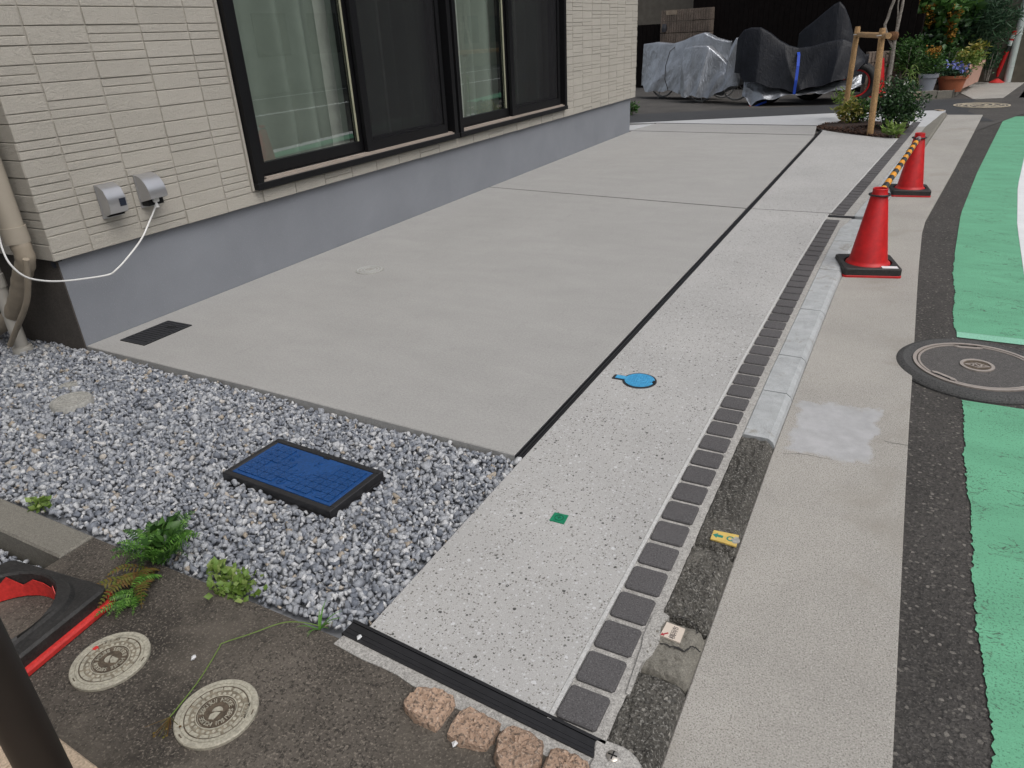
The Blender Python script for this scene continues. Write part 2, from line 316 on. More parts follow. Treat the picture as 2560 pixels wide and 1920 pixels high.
# ------------------------------------------------------------------ mesh helpers
ROOT = {}
def wloc(o):
    while o.parent is not None: o = o.parent
    return np.array(o.location)
def tag(o, label=None, cat=None, group=None, kind=None):
    if label: o['label'] = label
    if cat: o['category'] = cat
    if group: o['group'] = group
    if kind: o['kind'] = kind
    return o
def thing(name, label, cat, loc=(0, 0, 0), group=None, kind=None):
    o = bpy.data.objects.new(name, None); o.location = tuple(float(a) for a in loc); o.empty_display_size = .1; COL.objects.link(o)
    return tag(o, label, cat, group, kind)
class MB:
    def __init__(s): s.v = []; s.f = []; s.mi = []
    def add(s, v, f, m=0):
        k = len(s.v); s.v += [tuple(map(float, p)) for p in v]; s.f += [tuple(i+k for i in q) for q in f]; s.mi += [m]*len(f); return s
    def box(s, x0, x1, y0, y1, z0, z1, bev=0, m=0):
        if not bev:
            return s.add([(x0, y0, z0), (x1, y0, z0), (x1, y1, z0), (x0, y1, z0), (x0, y0, z1), (x1, y0, z1), (x1, y1, z1), (x0, y1, z1)],
                         [(0, 3, 2, 1), (4, 5, 6, 7), (0, 1, 5, 4), (1, 2, 6, 5), (2, 3, 7, 6), (3, 0, 4, 7)], m)
        bm = bmesh.new(); bmesh.ops.create_cube(bm, size=1)
        for q in bm.verts: q.co = Vector(((x0+x1)/2+q.co.x*(x1-x0), (y0+y1)/2+q.co.y*(y1-y0), (z0+z1)/2+q.co.z*(z1-z0)))
        bmesh.ops.bevel(bm, geom=bm.edges[:], offset=bev, segments=1, affect='EDGES'); s.bm(bm, m); bm.free(); return s
    def bm(s, bm, m=0):
        bm.verts.index_update(); return s.add([q.co for q in bm.verts], [[l.index for l in f.verts] for f in bm.faces], m)
    def prism(s, poly, z0, z1, m=0, cham=0):
        n = len(poly); A = sum(poly[i][0]*poly[(i+1) % n][1]-poly[(i+1) % n][0]*poly[i][1] for i in range(n))
        if A < 0: poly = poly[::-1]
        v = [(p[0], p[1], z0) for p in poly]+[(p[0], p[1], z1-cham) for p in poly]
        f = [tuple(range(n))[::-1]]+[(i, (i+1) % n, n+(i+1) % n, n+i) for i in range(n)]
        if cham:
            q = inset(poly, cham); v += [(p[0], p[1], z1) for p in q]
            f += [(n+i, n+(i+1) % n, 2*n+(i+1) % n, 2*n+i) for i in range(n)]+[tuple(range(2*n, 3*n))]
        else: f += [tuple(range(n, 2*n))]
        return s.add(v, f, m)
    def sheet(s, poly, z, m=0):
        n = len(poly); A = sum(poly[i][0]*poly[(i+1) % n][1]-poly[(i+1) % n][0]*poly[i][1] for i in range(n))
        if A < 0: poly = poly[::-1]
        return s.add([(p[0], p[1], z) for p in poly], [tuple(range(n))], m)
    def tube(s, path, r, n=10, m=0, cap=True):
        path = [Vector(p) for p in path]; L = len(path); rr = r if hasattr(r, '__len__') else [r]*L
        t0 = (path[1]-path[0]).normalized(); a = Vector((0, 0, 1)) if abs(t0.z) < .9 else Vector((1, 0, 0)); u = t0.cross(a).normalized(); v = []; f = []
        for i in range(L):
            t = (path[min(i+1, L-1)]-path[max(i-1, 0)]).normalized(); u = (u-t*u.dot(t)).normalized(); w = t.cross(u)
            for j in range(n):
                an = 2*math.pi*j/n; v.append(path[i]+(u*math.cos(an)+w*math.sin(an))*rr[i])
        for i in range(L-1):
            for j in range(n): f.append((i*n+j, i*n+(j+1) % n, (i+1)*n+(j+1) % n, (i+1)*n+j))
        if cap: f += [tuple(range(n))[::-1], tuple(range((L-1)*n, L*n))]
        return s.add(v, f, m)
    def lathe(s, prof, c=(0, 0, 0), n=32, m=0, sq=None):
        v = []; f = []; L = len(prof)
        for (r, z) in prof:
            for j in range(n):
                an = 2*math.pi*j/n; v.append((c[0]+r*math.cos(an), c[1]+r*math.sin(an), c[2]+z))
        for i in range(L-1):
            for j in range(n): f.append((i*n+j, i*n+(j+1) % n, (i+1)*n+(j+1) % n, (i+1)*n+j))
        if prof[0][0] > 1e-6: f.append(tuple(range(n))[::-1])
        if prof[-1][0] > 1e-6: f.append(tuple(range((L-1)*n, L*n)))
        return s.add(v, f, m)
    def ring(s, r0, r1, z0, z1, c=(0, 0, 0), n=40, a0=0, a1=2*math.pi, m=0):
        full = abs(a1-a0-2*math.pi) < 1e-6; k = n if full else n+1; v = []; f = []
        for j in range(k):
            an = a0+(a1-a0)*j/n; ca, sa = math.cos(an), math.sin(an)
            for r, z in ((r0, z0), (r1, z0), (r1, z1), (r0, z1)): v.append((c[0]+r*ca, c[1]+r*sa, c[2]+z))
        for j in range(n):
            a, b = j*4, ((j+1) % k)*4
            for q in range(4): f.append((a+q, b+q, b+(q+1) % 4, a+(q+1) % 4)[::-1])
        if not full: f += [(0, 1, 2, 3), tuple((k-1)*4+q for q in (3, 2, 1, 0))]
        return s.add(v, f, m)
    def loft(s, rings, closed=True, m=0, cap=False):
        n = len(rings[0]); v = [p for r in rings for p in r]; f = []
        for i in range(len(rings)-1):
            for j in range(n if closed else n-1): f.append((i*n+j, i*n+(j+1) % n, (i+1)*n+(j+1) % n, (i+1)*n+j))
        if cap: f += [tuple(range(n))[::-1], tuple(range((len(rings)-1)*n, len(rings)*n))]
        return s.add(v, f, m)
    def build(s, name, mats, parent=None, smooth=False, ang=35, label=None, cat=None, group=None, kind=None, loc=None):
        off = wloc(parent) if parent is not None else (np.zeros(3) if loc is None else np.array(loc, float))
        me = bpy.data.meshes.new(name); me.from_pydata([(a-off[0], b-off[1], c-off[2]) for a, b, c in s.v], [], s.f)
        mats = mats if isinstance(mats, (list, tuple)) else [mats]
        for q in mats: me.materials.append(MATS[q])
        if len(mats) > 1: me.polygons.foreach_set('material_index', s.mi)
        if smooth:
            me.polygons.foreach_set('use_smooth', [True]*len(me.polygons)); me.set_sharp_from_angle(angle=R_(ang))
        me.update(); o = bpy.data.objects.new(name, me); COL.objects.link(o)
        if parent is not None: o.parent = parent
        else: o.location = tuple(off)
        return tag(o, label, cat, group, kind)
def inset(poly, d):
    n = len(poly); out = []
    for i in range(n):
        p0, p1, p2 = (np.array(poly[(i+k) % n][:2], float) for k in (-1, 0, 1)); a = _n(p1-p0); b = _n(p2-p1)
        na = np.array([-a[1], a[0]]); nb = np.array([-b[1], b[0]]); h = na+nb; h = h/(h@h)*2 if h@h > 1e-9 else na
        out.append(tuple(p1+h*d))
    return out
def raw(name, verts, faces, mat, parent=None, **kw):
    "large numpy mesh, triangles or quads"
    off = wloc(parent) if parent is not None else np.zeros(3)
    me = bpy.data.meshes.new(name); nv, (nf, k) = len(verts), faces.shape
    me.vertices.add(nv); me.vertices.foreach_set('co', (verts-off).astype(np.float32).ravel())
    me.loops.add(nf*k); me.loops.foreach_set('vertex_index', faces.astype(np.int32).ravel())
    me.polygons.add(nf); me.polygons.foreach_set('loop_start', np.arange(0, nf*k, k, dtype=np.int32)); me.polygons.foreach_set('loop_total', np.full(nf, k, dtype=np.int32))
    me.materials.append(MATS[mat]); me.update(calc_edges=True); me.validate(); o = bpy.data.objects.new(name, me); COL.objects.link(o)
    if parent is not None: o.parent = parent
    return tag(o, **kw)
def text_mesh(body, size, extrude=.0004):
    cu = bpy.data.curves.new('t', 'FONT'); cu.body = body; cu.size = size; cu.extrude = extrude; cu.align_x = 'CENTER'; cu.align_y = 'CENTER'; cu.resolution_u = 2
    ob = bpy.data.objects.new('t', cu); COL.objects.link(ob); dg = bpy.context.evaluated_depsgraph_get(); dg.update()
    me = bpy.data.meshes.new_from_object(ob.evaluated_get(dg)); v = [tuple(q.co) for q in me.vertices]; f = [tuple(p.vertices) for p in me.polygons]
    bpy.data.objects.remove(ob); bpy.data.curves.remove(cu); bpy.data.meshes.remove(me); return v, f
def put_text(mb, body, size, c, ang=0, z=0, ex=.0004, m=0):
    v, f = text_mesh(body, size, ex); ca, sa = math.cos(ang), math.sin(ang)
    mb.add([(c[0]+x*ca-y*sa, c[1]+x*sa+y*ca, z+q) for x, y, q in v], f, m)
def interp(poly, y): return float(np.interp(y, [p[1] for p in poly], [p[0] for p in poly]))
def inpoly(x, y, poly):
    r = np.zeros(len(x), bool); n = len(poly)
    for i in range(n):
        x0, y0 = poly[i][:2]; x1, y1 = poly[(i+1) % n][:2]; c = ((y0 > y) != (y1 > y)); r ^= c & (x < (x1-x0)*(y-y0)/(y1-y0+1e-12)+x0)
    return r
def leaves(n, centers_fn, L, Wd, up=.5, curl=.25, mat='leaf_green', name='foliage', parent=None, droop=0, **kw):
    "n leaf faces: 6-vertex folded blades"
    c = centers_fn(n); d = RNG.normal(size=(n, 3)); d[:, 2] = d[:, 2]*.6+up; d /= np.linalg.norm(d, axis=1)[:, None]
    a = RNG.normal(size=(n, 3)); s = np.cross(d, a); s /= np.linalg.norm(s, axis=1)[:, None]; nn = np.cross(s, d)
    l = (L*(.6+.8*RNG.random(n)))[:, None]; w = l*(Wd/L)
    p0 = c; p1 = c+d*l*.45+s*w*.5+nn*l*.06; p2 = c+d*l*.45-s*w*.5+nn*l*.06; pm = c+d*l*.5-nn*w*curl; p3 = c+d*l-nn*l*.2*curl-np.array([0, 0, 1])*l*droop
    V = np.stack([p0, p1, p3, p2, pm], 1).reshape(-1, 3); b = (np.arange(n)*5)[:, None]
    F = np.concatenate([b+np.array([[0, 1, 4]]), b+np.array([[1, 2, 4]]), b+np.array([[2, 3, 4]]), b+np.array([[3, 0, 4]])]); return raw(name, V, F, mat, parent, **kw)
def blob(c, r, shell=.35):
    c = np.array(c, float); r = np.array(r, float)
    def fn(n):
        d = RNG.normal(size=(n, 3)); d /= np.linalg.norm(d, axis=1)[:, None]; k = (shell+(1-shell)*RNG.random(n))[:, None]
        lump = 1+.25*np.sin(d[:, :1]*7+c[0]*9)*np.cos(d[:, 1:2]*6+c[1]*5)+.15*np.sin(d[:, 2:]*11)
        return c+d*k*r*lump
    return fn

# ================================================================== THE SETTING
def xy(p): return (float(p[0]), float(p[1]))
ZG = -.03       # gutter
ZR = -.045      # road
b = MB(); b.sheet([(-300, -300), (300, -300), (300, 300), (-300, 300)], -.25); b.build('ground', 'ground', kind='structure')
b = MB(); b.sheet([(3.2, -60), (16, -60), (16, 120), (3.2, 120)], ZR); b.build('road', 'asphalt', kind='structure', label='dark worn asphalt street beside the concrete gutter')
b = MB(); b.sheet([(-20, 8.2), (3.9, 8.2), (5.2, 12), (5.2, 22), (-20, 22)], ZR+.006); b.build('alley', 'asphalt_alley', kind='structure', label='brownish asphalt of the side alley under the covered bikes')
a0, a1, a2, a3 = P(1560, 300, -.036), P(2080, 281, -.036), P(2080, 262, -.036), P(1560, 287, -.036)
a4, a5 = P(2420, 279, -.036), P(2440, 246, -.036)
b = MB(); b.sheet([xy(a0-[2, .3, 0]), (xy(a0)[0], xy(a0)[1]-.6), (2.3, 9.6), (4.3, 9.6), xy(a4), xy(a5), xy(a2), xy(a3), xy(a3-[2, -.5, 0])], -.035); b.build('asphalt_patch', 'asphalt_dark', kind='structure', label='darker strip of new asphalt along the pale concrete')

pavL = [(2.880, -3), (2.884, .9), (2.900, 2.4), (2.926, 3.5), (3.251, 7.56), (3.40, 9.45)]
kerbR = [(3.102, -3), (3.102, .34), (3.112, 1.1), (3.125, 1.96), (3.15, 2.8), (3.235, 3.8), (3.80, 10.44)]
gutO = [(3.493, -3), (3.493, .5), (3.498, 1.2), (3.505, 2.6), (3.522, 3.66), (3.757, 5.85), (4.21, 10.30)]
greenL = [(3.665, -3), (3.66, -.65), (3.655, 0), (3.662, .9), (3.66, 1.85), (3.683, 2.87), (3.757, 4.1), (3.935, 5.8), (4.46, 10.2)]
whiteL = [(3.985, -6), (3.985, 1.0), (4.0, 2.6), (4.07, 3.85), (4.185, 5.2), (4.39, 6.95), (4.78, 10.2)]
def pavR(y): return interp(pavL, y)+.087

# --- gutter (with a lighter trowelled repair in its surface)
def gutter_mat():
    nt = MATS['gutter'].node_tree; g = NG(nt); b = [n for n in nt.nodes if n.type == 'BSDF_PRINCIPLED'][0]
    old = b.inputs['Base Color'].links[0].from_socket
    sx = g.N('ShaderNodeSeparateXYZ'); g.L.new(g.pos, sx.inputs[0]); c = P(2085, 1075, ZG)
    dx = g.math('DIVIDE', g.math('ABSOLUTE', g.math('SUBTRACT', sx.outputs[0], float(c[0]))), .135)
    dy = g.math('DIVIDE', g.math('ABSOLUTE', g.math('SUBTRACT', sx.outputs[1], float(c[1]))), .20)
    m = g.math('ADD', g.math('MAXIMUM', dx, dy), g.math('MULTIPLY', g.math('SUBTRACT', g.noise(9, 7, .7), .5), 1.1))
    k = g.ramp(m, [(.88, 1.), (1.0, 0.)])
    pc = g.ramp(g.noise(20, 5, .6), [(.3, (.35, .355, .365)), (.7, (.45, .455, .47))])
    col = g.mix(g.math('MULTIPLY', k, .85), old, pc); g.L.new(col, b.inputs['Base Color'])
gutter_mat()
cr = P(2250, 1110, ZG)[1]
gt = thing('gutter', 'grainy concrete gutter between the kerb and the asphalt', None, (0, 0, ZG), kind='structure')
for y0, y1 in ((-3, 4.6), (4.6, 7.6), (7.6, 10.28)):
    ys = [y0+.002]+[y for y in np.arange(-2.5, 10.3, .35) if y0+.05 < y < y1-.05]+[y1-.002]
    b = MB(); b.prism([(interp(kerbR, y), y) for y in ys]+[(interp(gutO, y), y) for y in ys[::-1]], -.16, ZG, cham=.003); b.build('gutter_slab', 'gutter', gt)

def crack(pix, z, parent, w=.0016):
    pp = [P(x, y, z) for x, y in pix]; out = []
    for a, b_ in zip(pp[:-1], pp[1:]):
        for k in range(4): out.append((a+(b_-a)*k/4)[:2]+RNG.normal(0, .0022, 2))
    out.append(pp[-1][:2]); L_, R2 = [], []
    for i, p in enumerate(out):
        d = out[min(i+1, len(out)-1)]-out[max(i-1, 0)]; nn = np.array([-d[1], d[0]])/np.linalg.norm(d)*w*random.uniform(.4, 1.2); L_.append(tuple(p+nn)); R2.append(tuple(p-nn))
    q = MB(); n = len(out); q.add([(p[0], p[1], z+.0006) for p in L_]+[(p[0], p[1], z+.0006) for p in R2], [(i, i+1, n+i+1, n+i)[::-1] for i in range(n-1)]); q.build('crack', 'joint_dark', parent)
zb_ = lambda x, y: (1900+x/3.0727, 760+y/3.0727)
crack([zb_(955, 1055), zb_(1010, 1065), zb_(1080, 1078), zb_(1155, 1085)], ZG, gt); crack([zb_(190, 1150), zb_(300, 1150), zb_(420, 1170), zb_(560, 1195)], ZG, gt, .0009)
# --- kerb stones
kb = thing('kerb', 'low kerb, dark and weathered near the cobbles and pale further on', None, (0, 0, 0), kind='structure')
def kerb_stone(y0, y1, mat, rough=0, xl=None, top=0.0, lab=None):
    ys = list(np.linspace(y0+.003, y1-.003, 3)) if not rough else [y0+.004, y0+.010]+list(np.linspace(y0+.02, y1-.02, 24))+[y1-.010, y1-.004]; rings = []
    for y in ys:
        xr = interp(kerbR, y); x0 = (pavR(y)+.024 if y < 3.5 else xr-.135) if xl is None else xl
        e = .022 if y in (ys[0], ys[-1]) and rough else .009 if rough and y in (ys[1], ys[-2]) else .002 if y in (ys[0], ys[-1]) else 0
        pr = [(x0, -.15), (x0, top-.006-e), (x0+.006, top-e), (xr-.022, top-e), (xr-.006, top-.012-e), (xr, ZG+.001), (xr, -.15)]
        if rough:
            k = [(x0, -.15), (x0, top-.006-e)]+[(x0+.006+(xr-.024-x0-.006)*q/8, top-e) for q in range(9)]+[(xr-.012, top-.007-e), (xr-.004, top-.02-e), (xr, ZG+.001), (xr, -.15)]
            pr = [(a+(random.gauss(0, .0012*rough) if 1 < i < len(k)-2 else 0), z+(random.gauss(0, .0022*rough) if 1 < i < len(k)-2 else 0)) for i, (a, z) in enumerate(k)]
        rings.append([(a, y, z) for a, z in pr])
    m = MB(); m.loft(rings[::-1], True, cap=True); return m.build('kerb_stone', mat, kb, label=lab)
for y0, y1, mt, rg in ((-3, -2.2, 'kerb_old', 1), (-2.2, -1.46, 'kerb_old', 1), (-1.46, -.725, 'kerb_old', 1), (-.555, -.262, 'kerb_old', 1), (-.262, .358, 'kerb_old', 1)):
    kerb_stone(y0, y1, mt, rg, lab='dark weathered kerb stone with exposed pebbles')
kerb_stone(-.725, -.555, 'old_kerb_grey', .8, lab='cracked grey mortar repair in the kerb')
for y0, y1 in ((.358, .718), (.718, 1.073), (1.073, 1.66), (1.66, 2.34), (2.34, 2.97), (2.97, 3.58), (3.66, 4.25)): kerb_stone(y0, y1, 'kerb_new', 0)
ye = list(np.arange(4.25, 10.3, .6))
for y0, y1 in zip(ye[:-1], ye[1:]): kerb_stone(y0, y1, 'kerb_new' if y0 < 6.3 else 'old_kerb_grey', 0)

z4_ = lambda x, y: (1500+x/2.304, 1200+y/2.304)
crack([z4_(*p) for p in ((345, 940), (420, 960), (485, 985), (520, 962), (555, 970), (580, 990))], .0015, kb, .0022)
crack([z4_(*p) for p in ((395, 772), (500, 800), (560, 850), (555, 885))], .0015, kb, .0016)
# --- driveway slabs
dw = thing('driveway', 'pale grey concrete driveway along the house wall', None, (0, 0, 0), kind='structure')
JX = 2.350
def j1(x): return 3.976+(3.708-3.976)*x/2.352
j2a, j2b = P(1574, 327), P(2031.6, 337.8); j3a, j3b = P(1641, 308), P(2042, 314.5)
def J(a, b_, x): return a[1]+(b_[1]-a[1])*(x-a[0])/(b_[0]-a[0])
G = .010
def slab(poly, mat='slab', label=None, z1=0.0): m = MB(); m.prism([xy(p) for p in poly], -.16, z1, cham=.003); return m.build('slab', mat, dw, label=label)
slab([(0.002, 0), (1.2, -.024), (JX, -.066), (JX, j1(JX)-G), (.002, j1(0)-G)])
slab([(.002, j1(0)+G), (JX, j1(JX)+G), (JX, J(j2a, j2b, JX)-.003), (.002, J(j2a, j2b, 0)-.003)])
bedF = [P(1500+x/2.765, 260+y/2.765) for x, y in ((1530, 178), (1600, 190), (1700, 205), (1800, 217), (1900, 228), (2000, 234), (2075, 238))]
slab([(.002, J(j2a, j2b, 0)+.003), (JX, J(j2a, j2b, JX)+.003), xy(j3b), xy(j3a)], label='narrow end strip of the driveway')
slab([P(1560, 314), P(1640, 309.5)-[.02, 0, 0], (-.05, J(j2a, j2b, 0)+.02)], 'slab_pale', label='small white concrete wedge at the house corner')
bedR = P(2290, 316); bedB = P(2170, 299)
fa = P(2080, 283); fe = P(2365, 275)
slab([j3a+[-.05, .03, 0], j3b+[.0, .03, 0], P(2062, 305), bedB, bedR, P(2315, 316), P(2345, 292), fe, fa, P(1574, 307.5)], 'slab_pale', label='white new concrete apron at the alley mouth')
m = MB(); m.prism([(-.06, j1(0)-G), (JX, j1(JX)-G), (JX, j1(JX)+G), (-.06, j1(0)+G)], -.1, -.0012); m.build('joint', 'joint_dark', dw)
m = MB(); m.prism([(-.06, J(j2a, j2b, -.06)-.003), (JX, J(j2a, j2b, JX)-.003), (JX, J(j2a, j2b, JX)+.022), (-.06, J(j2a, j2b, -.06)+.022)], -.1, .0008); m.build('joint', 'joint_dark', dw)
m = MB(); yE = 8.25; m.prism([(JX, -.066), (JX+.03, -.066), (JX+.045, yE), (JX+.018, yE)], -.12, -.008)
for o in (0.001, .0125, .024): m.prism([(JX+o, -.066), (JX+o+.006, -.066), (JX+o+.02, yE), (JX+o+.014, yE)], -.1, -.001 if o != .0125 else -.003)
m.build('drain_slot', 'joint_black', dw, label='long black slotted joint between driveway and pebble strip')
m = MB(); m.prism([xy(j3a+[0, .0, 0]), xy(j3b), xy(j3b+[0, .045, 0]), xy(j3a+[-.05, .045, 0])], -.1, .001); m.build('joint', 'joint_black', dw)

# --- exposed aggregate strip
sx0 = JX+.032
st = thing('pavement_strip', 'pale washed-pebble concrete strip beside the dark pavers', None, (0, 0, 0), kind='structure')
def le(y): return interp(pavL, y)-.012
def sxl(y): return sx0+.015*(y/8.25)*1.0
m = MB(); ys = np.linspace(-.93, 3.70, 14)
m.prism([(sx0, -.885)]+[(sxl(y), y) for y in (0, 1, 2, 3, 3.705)]+[(le(y), y) for y in ys[::-1]], -.16, 0, cham=.003); m.build('slab', 'aggregate', st)
ys = np.linspace(3.715, 7.5, 9)
m = MB(); m.prism([(sxl(y), y) for y in (3.715, 5, 6.5, 8.2)]+[xy(p) for p in bedF]+[(le(y), y) for y in ys[::-1]], -.16, 0, cham=.003); m.build('slab', 'aggregate', st)
m = MB(); m.prism([(sx0, 3.704), (2.93, 3.704), (2.93, 3.716), (sx0, 3.716)], -.1, -.0015); m.build('joint', 'joint_dark', st)
# --- pavers in mortar
pv = thing('paver_border', 'row of dark square stone pavers set in pale mortar', None, (0, 0, 0), kind='structure')
def strip_poly(f0, f1, y0, y1, n=14): ys = np.linspace(y0, y1, n); return [(f0(y), y) for y in ys]+[(f1(y), y) for y in ys[::-1]]
m = MB(); m.prism(strip_poly(lambda y: le(y)+.009, lambda y: pavR(y)+.026 if y < 3.55 else interp(kerbR, y)-.133, -.955, 3.6), -.16, -.004)
m.prism(strip_poly(lambda y: le(y)+.009, lambda y: interp(kerbR, y)-.133, 3.665, 9.3), -.16, -.004); m.build('mortar_bed', 'mortar', pv)
m = MB(); m.prism(strip_poly(lambda y: le(y), lambda y: le(y)+.010, -.94, 3.6, 30), -.1, .0015); m.prism(strip_poly(lambda y: le(y), lambda y: le(y)+.010, 3.72, 7.5, 20), -.1, .0015); m.build('mortar_edge', 'mortar_pale', pv)
pmesh = None
def paver(y, w=.0875, d=.0865):
    global pmesh
    if pmesh is None:
        q = MB(); v = [(-w/2, -d/2), (w/2, -d/2), (w/2, d/2), (-w/2, d/2)]; c = .006
        oc = [(-w/2+c, -d/2), (w/2-c, -d/2), (w/2, -d/2+c), (w/2, d/2-c), (w/2-c, d/2), (-w/2+c, d/2), (-w/2, d/2-c), (-w/2, -d/2+c)]
        q.prism(oc, -.05, .0035, cham=.0025); o = q.build('paver', 'paver', pv); pmesh = o.data
    else:
        o = bpy.data.objects.new('paver', pmesh); COL.objects.link(o); o.parent = pv
    sl_ = (interp(pavL, y+.1)-interp(pavL, y-.1))/.2
    o.location = (interp(pavL, y)+w/2+.001, y, random.gauss(-.0005, .0007)); o.rotation_euler = (random.gauss(0, .004), random.gauss(0, .004), -math.atan(sl_)+random.gauss(0, .006))
y = -.876
while y < 3.55: paver(y); y += .1032
y = 3.725
while y < 9.1: paver(y); y += .1032
m = MB(); m.prism([(2.926, 3.603), (3.085, 3.603), (3.10, 3.66), (2.935, 3.66)], -.12, -.0015); m.prism([(2.926, 3.603), (3.085, 3.603), (3.087, 3.612), (2.927, 3.612)], -.12, -.001); m.build('joint_block', 'joint_black', pv)
# --- near end: black expansion bar and mortar
e0, e1, e2, e3 = (2.340, -.882), (2.998, -.932), (2.998, -.974), (2.340, -.930)
def lerp(a, b_, t): return (a[0]+(b_[0]-a[0])*t, a[1]+(b_[1]-a[1])*t)
m = MB(); m.prism([e0, e1, e2, e3], -.12, -.006)
for t0, t1, zz in ((0, .16, .004), (.19, .56, .002), (.585, .80, .0025), (.825, 1, .003)): m.prism([lerp(e0, e3, t0), lerp(e1, e2, t0), lerp(e1, e2, t1), lerp(e0, e3, t1)], -.1, zz)
m.build('expansion_joint', 'joint_black', st, label='ribbed black expansion joint at the end of the strip')
wob = lambda p, s=.004: (p[0]+random.gauss(0, s), p[1]+random.gauss(0, s))
low = [(2.34+i*.66/14, -.946-.05*i/14-.010-abs(random.gauss(0, .005))) for i in range(15)]
m = MB(); m.prism([(2.345, -.928)]+low+[(3.0, -.972)], -.12, -.0015); m.build('mortar_edge', 'mortar', st)
# --- old pavement of the neighbour's side
m = MB(); m.prism([(1.432, -.94), (1.9, -.938), (2.34, -.940)]+[(p[0], p[1]+.004) for p in low]+[(2.995, -1.02), (2.995, -4.5), (.3, -4.5), (.3, -1.36), (1.432, -1.36)], -.16, -.004); m.build('old_pavement', 'old_pavement', kind='structure', label='dark stained old concrete round the two beige drain covers')
m = MB(); m.prism([(-1.2, -.93), (1.425, -.937), (1.425, -1.04), (-1.2, -1.03)], -.2, 0, cham=.006); m.build('edging_kerb', 'old_kerb_grey', label='grey concrete edging beam between two patches of gravel', cat='kerb')
m = MB()
k = P(900+1690/2.676, 1300+1590/2.676)
m.prism([(k[0]+math.cos(a)*(.045+.012*math.sin(3*a+1)+random.gauss(0, .002)), k[1]-.01+math.sin(a)*(.05+.01*math.cos(2*a))) for a in np.linspace(0, 2*math.pi, 22)[:-1]], -.05, .004, cham=.004)
m.build('mortar_patch', 'mortar', kb)
q = thing('survey_nail', 'shiny round survey nail with a cross set in mortar', 'survey nail', (k[0], k[1], .004))
m = MB(); m.lathe([(.0, 0), (.0115, 0), (.0125, .002), (.010, .0038), (0, .0045)], (k[0], k[1], .0035), 20); m.build('head', 'steel', q, smooth=True)
m = MB(); m.box(k[0]-.009, k[0]+.009, k[1]-.0012, k[1]+.0012, .007, .0088); m.box(k[0]-.0012, k[0]+.0012, k[1]-.009, k[1]+.009, .0071, .0089); m.build('cross', 'recess_dark', q)
mp = [P(1500+x/2.304, 1200+y/2.304) for x, y in ((300, 790), (360, 760), (400, 790), (350, 850), (345, 930), (300, 1010), (240, 1060), (170, 1240), (150, 1230), (240, 960), (250, 900))]
m = MB(); m.prism([xy(p) for p in mp], -.05, .002); m.build('mortar_patch', 'mortar', pv)

# --- pink granite setts
for i, pts in enumerate([[(275, 1230), (300, 1180), (380, 1120), (520, 1125), (645, 1195), (610, 1260), (500, 1390), (360, 1330)], [(570, 1430), (650, 1300), (720, 1240), (940, 1350), (900, 1450), (830, 1530), (640, 1480)], [(890, 1590), (920, 1450), (985, 1365), (1110, 1400), (1235, 1480), (1200, 1640), (1090, 1700), (940, 1670)], [(1200, 1720), (1280, 1515), (1400, 1550), (1545, 1630), (1520, 1760), (1350, 1800)]]):
    pp = [P(900+x/2.676, 1300+y/2.676, .01) for x, y in pts]; c = np.mean(pp, axis=0)
    rings = []; n = 26
    an = np.array([math.atan2(p[1]-c[1], p[0]-c[0]) for p in pp]); rd = np.array([math.hypot(p[1]-c[1], p[0]-c[0]) for p in pp]); o = np.argsort(an); an, rd = an[o], rd[o]
    def prad(a):
        best = .05
        for i_ in range(len(pp)):
            p_, q_ = pp[i_][:2]-c[:2], pp[(i_+1) % len(pp)][:2]-c[:2]; M_ = np.array([[math.cos(a), p_[0]-q_[0]], [math.sin(a), p_[1]-q_[1]]])
            if abs(np.linalg.det(M_)) > 1e-9:
                r_, t_ = np.linalg.solve(M_, p_)
                if r_ > 0 and -1e-6 <= t_ <= 1+1e-6: best = r_
        return best
    PR = {a: prad(a)*(1+random.gauss(0, .02)) for a in np.linspace(-math.pi, math.pi, n+1)[:-1]}
    for s, z in ((1.0, -.06), (1.0, .002), (.965, .012), (.86, .016), (.66, .015), (.42, .018), (.2, .016)):
        rings.append([(c[0]+math.cos(a)*PR[a]*s*(1+random.gauss(0, .012)), c[1]+math.sin(a)*PR[a]*s*(1+random.gauss(0, .012)), z+random.gauss(0, .0025)) for a in np.linspace(-math.pi, math.pi, n+1)[:-1]])
    m = MB(); m.loft(rings, True, cap=True)
    m.build('granite_sett', 'granite', label=['rough pink granite sett at the free end of the row', 'rough pink granite sett with a white pebble beside it', 'rough pink granite sett, third along the black joint', 'rough pink granite sett next to the survey nail'][i], cat='cobblestone', group='granite setts along the black joint', loc=(c[0], c[1], 0), smooth=True, ang=30)

